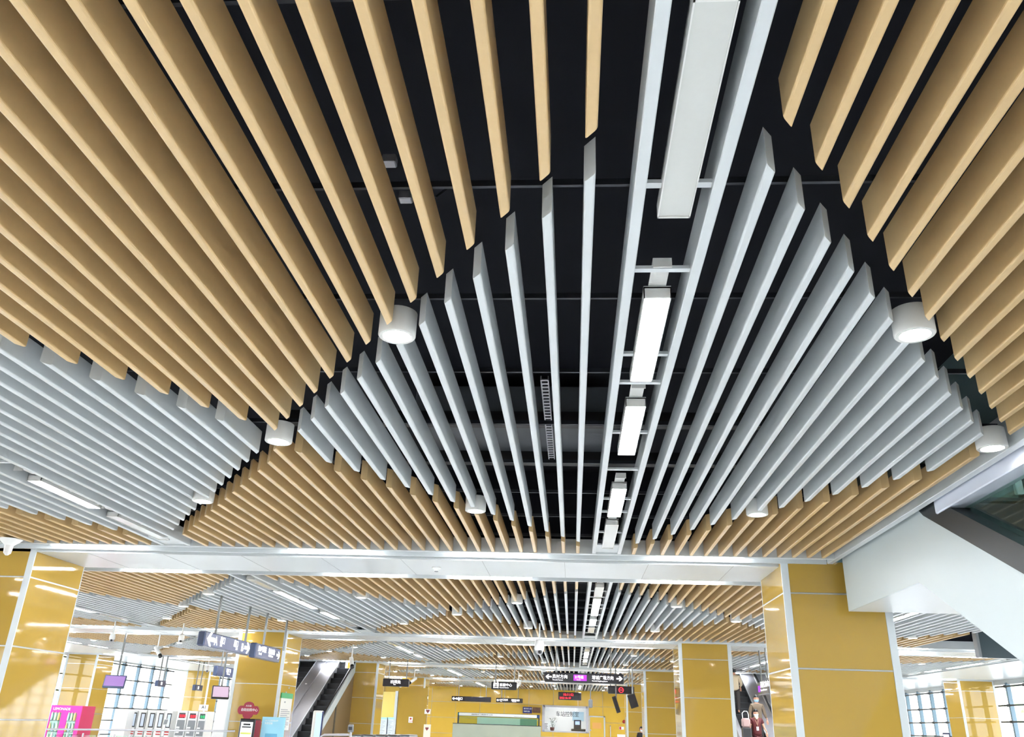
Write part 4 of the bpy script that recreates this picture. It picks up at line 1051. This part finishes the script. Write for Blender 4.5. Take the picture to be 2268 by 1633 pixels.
# notice panels on a column in the fourth row & no smoking sign
yf = 49.0
for lab, l, r in (('pale blue printed panel, left of the pair at the fourth row column', 842, 857), ('pale blue printed panel, right of the pair at the fourth row column', 858.5, 874)):
    o = flat('printed_notice', (l, 1589), (r, 1630), 47.5, mat('pale_blue_sheet', (214, 226, 240), .5), lab, 'notice', .04, group='twin notice panels')
    a = at_y(l, 1589, 47.4); b = at_y(r, 1589, 47.4)
    MB().box(a.x, b.x, 47.44, 47.46, a.z - .1, a.z).build('header_band', mat('aqua_band', (170, 218, 222), .5), o)
    m = MB()
    for k in range(11): m.box(a.x + .06, b.x - .08 - .06 * (k % 3), 47.45, 47.46, a.z - .2 - k * .08, a.z - .185 - k * .08)
    m.build('printed_lines', M_GPLAS, o)
a = at_y(840, 1523, 47.6); b = at_y(879, 1523, 47.6)
wq = MB().box(a.x, b.x, 47.5, 47.62, 0, 3.0); o = wq.build('wall_notice_screen', mat('pale_yellow_panel', (236, 214, 120), .15)); o.name = 'notice_screen'; tag(o, 'pale yellow glazed screen behind the twin notice panels', 'screen wall')
MB().box(b.x - .02, b.x + .12, 47.45, 47.66, 0, 3.05).build('end_post', M_TRIM, o)
o = flat('ochre_partition', (885, 1523), (936, 1700), 47.62, M_PANEL, 'ochre partition wall holding the no smoking sign', 'partition', .1)
ns = flat('no_smoking_sign', (905.5, 1588), (913.5, 1601.5), 47.51, M_PAPER, 'small white no smoking sign on the ochre partition', 'sign', .02)
a = at_y(907, 1590, 47.48); c0 = at_y(909.5, 1592.5, 47.48)
m = MB(); pts = []
rr = .05
for k in range(20):
    th = 2 * math.pi * k / 20; pts.append((c0.x + rr * math.cos(th), c0.z + rr * math.sin(th)))
m.prism(pts, 47.483, 47.489, 'y'); m.build('symbol', mat('sign_red', (190, 60, 60), .5), ns)
m = MB(); textmesh(m, '禁止吸烟', at_y(906.3, 1599, 47.485), (1, 0, 0), (0, 0, 1), .045, .002, sx=.8); m.build('lettering', mat('sign_red', (190, 60, 60), .5), ns)
# defibrillator corner
o = flat('first_aid_board', (941, 1571), (953, 1582), 47.3, M_PAPER, 'white heart sign board beside the ochre partition', 'sign', .04)
m = MB(); c0 = at_y(947.5, 1576, 47.25)
hp = [(0, -.1), (.1, .02), (.08, .09), (.03, .09), (0, .05), (-.03, .09), (-.08, .09), (-.1, .02)]
m.prism([(c0.x + x, c0.z + z) for x, z in hp], 47.252, 47.258, 'y'); m.build('heart', mat('heart_brown', (120, 50, 50), .5), o)
o = flat('first_aid_cabinet', (941, 1605), (951, 1660), 47.3, mat('cream_cabinet', (226, 220, 200), .4), 'cream standing cabinet with heart emblem beside the partition', 'cabinet', .3)
c0 = at_y(945.5, 1615, 46.98); m = MB(); m.prism([(c0.x + x * .9, c0.z + z * .9) for x, z in hp], 46.985, 46.992, 'y'); m.build('heart', mat('heart_brown', (120, 50, 50), .5), o)
# small display at the right windows
o = flat('small_monitor', (2087, 1623), (2106, 1650), 30.0, mat('monitor_navy', (30, 32, 60), .3), 'small dark framed monitor at bottom right before the windows', 'monitor', .06)
flat('display', (2089, 1627), (2105, 1650), 29.94, mat('monitor_lilac', (190, 190, 240), .3, emit=(190, 190, 240), es=.15), None, None, .004, o)

# ------------------------------------------------------------------ people
def skin_body(name, joints, edges, mt, parent, sub=2):
    me = bpy.data.meshes.new(name); me.from_pydata([j[0] for j in joints], edges, [])
    ob = bpy.data.objects.new(name, me); COL.objects.link(ob)
    md = ob.modifiers.new('skin', 'SKIN'); 
    for i, j in enumerate(joints):
        sv = me.skin_vertices[0].data[i]; sv.radius = j[1] if isinstance(j[1], tuple) else (j[1], j[1]); sv.use_root = (i == 0)
    sb = ob.modifiers.new('sub', 'SUBSURF'); sb.levels = sub; sb.render_levels = sub
    dg = bpy.context.evaluated_depsgraph_get(); m2 = bpy.data.meshes.new_from_object(ob.evaluated_get(dg))
    m2.materials.clear(); m2.materials.append(mt); m2.polygons.foreach_set('use_smooth', [True] * len(m2.polygons))
    bpy.data.objects.remove(ob)
    o = bpy.data.objects.new(name, m2); COL.objects.link(o); o.parent = parent
    return o
def person(loc, rz, H, label, top, legs, arm_l, arm_r, hair_long=False, mask=True, sleeve='long', extra=None):
    """arm poses: list of (elbow, wrist) offsets in body space; facing -y"""
    o = thing('person', loc, label, 'person'); o.rotation_euler = (0, 0, rz)
    s = H / 1.65
    def J(x, y, z, r): return ((x * s, y * s, z * s), (r * s if not isinstance(r, tuple) else (r[0] * s, r[1] * s)))
    sk = [J(0, 0, .92, (.115, .085)), J(0, 0, 1.08, (.105, .075)), J(0, 0, 1.25, (.13, .085)), J(0, 0, 1.36, (.09, .07)), J(0, -.005, 1.44, .048), J(0, -.01, 1.52, (.075, .09)), J(0, -.005, 1.60, (.062, .075))]
    ed = [(0, 1), (1, 2), (2, 3), (3, 4), (4, 5), (5, 6)]
    def limb(pts, root):
        k = len(sk)
        for i, p in enumerate(pts): sk.append(J(*p)); ed.append((root if i == 0 else k + i - 1, k + i))
        return k + len(pts) - 1
    hands = []
    for sx, (el, wr) in ((-1, arm_l), (1, arm_r)):
        e = limb([(sx * .165, 0, 1.34, .05), (sx * (.19) + el[0] * .5, el[1] * .5, 1.2 + el[2] * .3, .044), (sx * .2 + el[0], el[1], 1.08 + el[2], .036), (sx * .21 + wr[0], wr[1], .86 + wr[2], .024)], 3)
        hands.append((sx, V(sk[e][0])))
    for sx in (-1, 1): limb([(sx * .085, 0, .84, .08), (sx * .09, -.01, .5, .055), (sx * .09, .01, .28, .048), (sx * .09, .02, .08, .034), (sx * .095, -.09, .035, .034)], 0)
    skin_body('body', sk, ed, M_SKIN, o)
    # hands with palm, four fingers and a thumb
    for sx, w in hands:
        hj = [(tuple(w), (.022 * s, .014 * s)), (tuple(w + V((0, -.01, -.05)) * s), (.034 * s, .014 * s)), (tuple(w + V((0, -.015, -.085)) * s), (.036 * s, .012 * s))]; he = [(0, 1), (1, 2)]
        for k, dx in enumerate((-.026, -.009, .009, .026)):
            L = (.06, .07, .066, .052)[k]; n = len(hj)
            hj += [(tuple(w + V((dx, -.02, -.10)) * s), (.0085 * s,) * 2), (tuple(w + V((dx, -.028, -.10 - L * .5)) * s), (.008 * s,) * 2), (tuple(w + V((dx, -.045, -.10 - L * .9)) * s), (.007 * s,) * 2)]
            he += [(2, n), (n, n + 1), (n + 1, n + 2)]
        n = len(hj); hj += [(tuple(w + V((-sx * .04, -.03, -.06)) * s), (.009 * s,) * 2), (tuple(w + V((-sx * .048, -.045, -.09)) * s), (.008 * s,) * 2)]; he += [(1, n), (n, n + 1)]
        skin_body('hand', hj, he, M_SKIN, o, 1)
    # clothes
    tj = [J(0, 0, .80, (.185, .15)), J(0, 0, .98, (.165, .13)), J(0, 0, 1.2, (.175, .125)), J(0, 0, 1.35, (.13, .1)), J(0, 0, 1.41, (.06, .06))]
    te = [(0, 1), (1, 2), (2, 3), (3, 4)]
    for sx, (el, wr) in ((-1, arm_l), (1, arm_r)):
        n = len(tj); tj += [J(sx * .165, 0, 1.335, .07), J(sx * .19 + el[0] * .5, el[1] * .5, 1.2 + el[2] * .3, .066)]; te += [(3, n), (n, n + 1)]
        if sleeve == 'long':
            tj += [J(sx * .2 + el[0], el[1], 1.08 + el[2], .058), J(sx * .208 + wr[0] * .85, wr[1] * .85, .9 + wr[2] * .85, .045)]; te += [(n + 1, n + 2), (n + 2, n + 3)]
    skin_body('top', tj, te, top, o)
    lj = [J(0, 0, .95, (.165, .13)), ]
    le = []
    for sx in (-1, 1):
        n = len(lj); lj += [J(sx * .09, 0, .82, .095), J(sx * .095, -.01, .5, .075), J(sx * .095, .01, .12, .06)]; le += [(0, n), (n, n + 1), (n + 1, n + 2)]
    skin_body('trousers', lj, le, legs, o)
    hd = V((0, -.012, 1.535)) * s
    fh = MB()
    n, mrows = 24, 14
    for i in range(mrows + 1):
        ph = math.pi * i / mrows
        for k in range(n):
            th = 2 * math.pi * k / n
            x, y, z = math.sin(ph) * math.cos(th), math.sin(ph) * math.sin(th), math.cos(ph)
            jx = .078 * (1 - .25 * max(0, -z)); yy = .096
            px = x * jx; py = y * yy * (1 - .12 * max(0, -z)); pz = z * .122
            if y < -.8 and abs(x) < .25 and -.3 < z < .1: py -= .016 * (1 - abs(x) / .25)
            fh.v.append(tuple(hd + V((px, py, pz)) * s))
    for i in range(mrows):
        for k in range(n): fh.f.append([i * n + k, i * n + (k + 1) % n, (i + 1) * n + (k + 1) % n, (i + 1) * n + k]); fh.mi.append(0)
    fh.build('head', M_SKIN, o, True, local=False)
    ey = MB()
    for sx in (-1, 1):
        ey.lathe([(.001, -.006), (.012, -.004), (.012, .004), (.001, .006)], (0, 0, 0), 10)
        for q in range(len(ey.v) - 40, len(ey.v)):
            v = V(ey.v[q]); ey.v[q] = tuple(hd + V((sx * .03 + v.x, -.088 + v.z, .012 + v.y * .6)) * s)
    ey.build('eyes', M_HAIR, o, local=False)
    er = MB()
    for sx in (-1, 1): er.box(*sorted((hd.x + sx * .074 * s, hd.x + sx * .088 * s)), hd.y - .012 * s, hd.y + .018 * s, hd.z - .03 * s, hd.z + .03 * s, .005)
    er.build('ears', M_SKIN, o, local=False)
    hr = MB()
    for i in range(9):
        ph = math.pi * .5 * i / 8 * 1.25
        for k in range(24):
            th = 2 * math.pi * k / 24; x, y, z = math.sin(ph) * math.cos(th), math.sin(ph) * math.sin(th), math.cos(ph)
            front = max(0, -y); zz = z * .136
            if y < -.2 and zz < .055: zz = .055 + (zz - .055) * .12
            rr = 1.1 if not (y < -.2 and z < .4) else 1.02
            hr.v.append(tuple(hd + V((x * .088 * rr, y * .108 * rr + .006, zz * 1.06 + .006)) * s))
    for i in range(8):
        for k in range(24): hr.f.append([i * 24 + k, i * 24 + (k + 1) % 24, (i + 1) * 24 + (k + 1) % 24, (i + 1) * 24 + k]); hr.mi.append(0)
    hr.build('hair', M_HAIR, o, True, local=False)
    if mask:
        mk = MB()
        for i in range(7):
            z = -.02 - .085 * i / 6
            for k in range(13):
                th = math.pi * (1.08 + .84 * k / 12); bul = 1.08 + .12 * math.sin(math.pi * i / 6) * math.sin(math.pi * k / 12)
                c = math.sqrt(max(.1, 1 - (z / .125) ** 2))
                mk.v.append(tuple(hd + V((math.cos(th) * .082 * bul * c, math.sin(th) * .1 * bul * c, z)) * s))
        for i in range(6):
            for k in range(12): mk.f.append([i * 13 + k, i * 13 + k + 1, (i + 1) * 13 + k + 1, (i + 1) * 13 + k]); mk.mi.append(0)
        mk.build('face_mask', mask if not isinstance(mask, bool) else M_MASK, o, True, local=False)
    sh = MB()
    for sx in (-1, 1): sh.box(sx * .095 * s - .045 * s, sx * .095 * s + .045 * s, -.17 * s, .07 * s, 0, .075 * s, .02)
    sh.build('shoes', M_RUBBER, o, local=False)
    if extra: extra(o, s)
    return o
def lanyard(o, s):
    m = MB(); m.tube([V((-.06, -.07, 1.42)) * s, V((-.03, -.125, 1.28)) * s, V((0, -.135, 1.14)) * s, V((.03, -.125, 1.28)) * s, V((.06, -.07, 1.42)) * s], .007 * s, 6)
    m.build('lanyard', mat('orange_white_strap', (235, 190, 160), .5), o, local=False)
    MB().box(-.04 * s, .04 * s, -.15 * s, -.14 * s, 1.0 * s, 1.12 * s, .003).build('badge', M_PAPER, o, local=False)
    m = MB(); m.prism([(-.07 * s, 1.44 * s), (.07 * s, 1.44 * s), (.0, 1.34 * s)], -.125 * s, -.085 * s, 'y'); m.build('collar', mat('cream_collar', (230, 214, 190), .6), o, local=False)
def stepz(y): return inc(y) - .12
yA = 31.35; yB = 32.25
pA = at_y(1673, 1573, yA); zA = math.floor((yA - (36.78 - (3.83 - .35) / S2)) / .4) * .4 * S2 + .22
person((pA.x, yA, zA), 0, pA.z - zA + .0, 'masked person in dark red clothes with a badge, front one on the escalator',
       mat('dark_red_cloth', (92, 30, 34), .7), mat('dark_red_trousers', (84, 26, 32), .7), ((-.03, 0, 0), (-.02, -.04, 0)), ((.05, -.02, .02), (.09, -.12, .1)), sleeve='short', extra=lanyard)
pB = at_y(1674, 1541, yB); zB = math.floor((yB - (36.78 - (3.83 - .35) / S2)) / .4) * .4 * S2 + .22
person((pB.x, yB, zB), 0, pB.z - zB, 'masked person in a taupe jacket standing behind the dark red one',
       mat('taupe_cloth', (112, 96, 78), .7), mat('dark_trousers', (50, 46, 46), .7), ((-.05, 0, .0), (-.03, -.06, .02)), ((.05, 0, 0), (.1, -.05, .03)), mask=mat('blue_mask', (150, 190, 215), .6))
yD = 34.4; zD = math.floor((yD - (36.78 - (3.83 - .35) / S2)) / .4) * .4 * S2 + .22
pD = at_y(1627, 1515, yD)
person((pD.x, yD, zD), math.pi * .9, 1.66, 'person in beige clothes higher on the escalator, cut by the column',
       mat('beige_cloth', (196, 180, 152), .7), mat('dark_trousers', (50, 46, 46), .7), ((-.05, 0, 0), (.02, -.12, .12)), ((.05, 0, 0), (-.02, -.12, .12)), mask=False)
# handbag on the step beside the passengers
p = at_y(1652, 1598, 31.2)
o = thing('travel_bag', p, 'pale pink and grey bag with white handles beside the passengers', 'bag')
MB().box(p.x - .14, p.x + .14, 31.1, 31.34, p.z - .2, p.z + .1, .05).build('body', mat('pink_grey_bag', (178, 150, 146), .6), o, True)
m = MB(); m.tube([(p.x - .1, 31.2, p.z + .08), (p.x - .11, 31.2, p.z + .25), (p.x - .04, 31.2, p.z + .32), (p.x + .06, 31.2, p.z + .32), (p.x + .1, 31.2, p.z + .22), (p.x + .1, 31.2, p.z + .08)], .014, 8)
m.build('handle', M_WPLAS, o, True)
MB().box(p.x - .15, p.x + .15, 31.09, 31.35, p.z - .62, p.z - .2, .03).build('lower_case', M_DGREY, o)
yE = 47.0; pE = at_y(1420, 1611, yE)
person((pE.x, yE, 0), math.radians(20), pE.z, 'person with dark hair in black and orange beside the rear column', mat('black_cloth', (28, 26, 30), .7), mat('orange_cloth', (230, 80, 40), .7), ((-.03, 0, 0), (-.02, -.04, 0)), ((.03, 0, 0), (.02, -.04, 0)))

# ------------------------------------------------------------------ trees outside the windows
def tree(x, y, h, lab):
    o = thing('tree', (x, y, 0), lab, 'tree', 'trees outside the windows')
    MB().tube([(x, y, 0), (x + .1, y, h * .4), (x, y + .1, h * .75)], .12, 8, radii=[.16, .12, .06]).build('trunk', mat('bark', (110, 95, 80), .8), o, True)
    lf = MB(); rnd = random.Random(int(x * 10 + y))
    for i in range(420):
        a = rnd.random() * 6.28; b = rnd.uniform(-1, 1); r = h * .3 * rnd.random() ** .4
        c = V((x + math.cos(a) * math.sqrt(1 - b * b) * r, y + math.sin(a) * math.sqrt(1 - b * b) * r, h * .68 + b * r)); s = rnd.uniform(.12, .28)
        d = V((rnd.uniform(-1, 1), rnd.uniform(-1, 1), rnd.uniform(-1, 1))).normalized(); e = d.orthogonal().normalized()
        lf.add([c - d * s, c + e * s * .5, c + d * s, c - e * s * .5], [(0, 1, 2, 3)])
    lf.build('foliage', mat('pale_leaf', (190, 215, 172), .6), o)
for i, (x, y, h) in enumerate(((-29, 47, 6), (-31, 55, 7), (23, 42, 6.5), (25, 36, 7), (24, 48, 6))):
    tree(x, y, h, ['leafy tree outside the left windows, nearer one', 'leafy tree outside the left windows, farther one', 'leafy tree outside right windows left of the yellow column', 'leafy tree outside right windows right of the yellow column', 'leafy tree farthest outside the right windows'][i])
struct(MB().box(-60, -24.001, -20, 90, -.4, -.2).build('ground_outside_left', mat('bright_paving', (215, 215, 210), .7))).name = 'floor_outside_left'
struct(MB().box(19.001, 60, -20, 90, -.4, -.2).build('floor_outside_right', mat('bright_paving', (215, 215, 210), .7)))

# ------------------------------------------------------------------ daylight and output
w = bpy.data.worlds.new('world'); SC.world = w; w.use_nodes = True
bg = w.node_tree.nodes['Background']; bg.inputs[0].default_value = (.93, .97, 1, 1); bg.inputs[1].default_value = 1.3
SC.view_settings.view_transform = 'Standard'; SC.view_settings.look = 'None'
SC.view_settings.exposure = 2.3; SC.view_settings.gamma = 1; SC.view_settings.use_curve_mapping = False
SC.cycles.use_denoising = True
SC.cycles.max_bounces = 6; SC.cycles.diffuse_bounces = 4; SC.cycles.glossy_bounces = 3; SC.cycles.transparent_max_bounces = 8
SC.cycles.use_adaptive_sampling = True; SC.cycles.adaptive_threshold = .12; SC.cycles.adaptive_min_samples = 16
SC.cycles.sample_clamp_indirect = 8
SC.cycles.use_light_tree = True
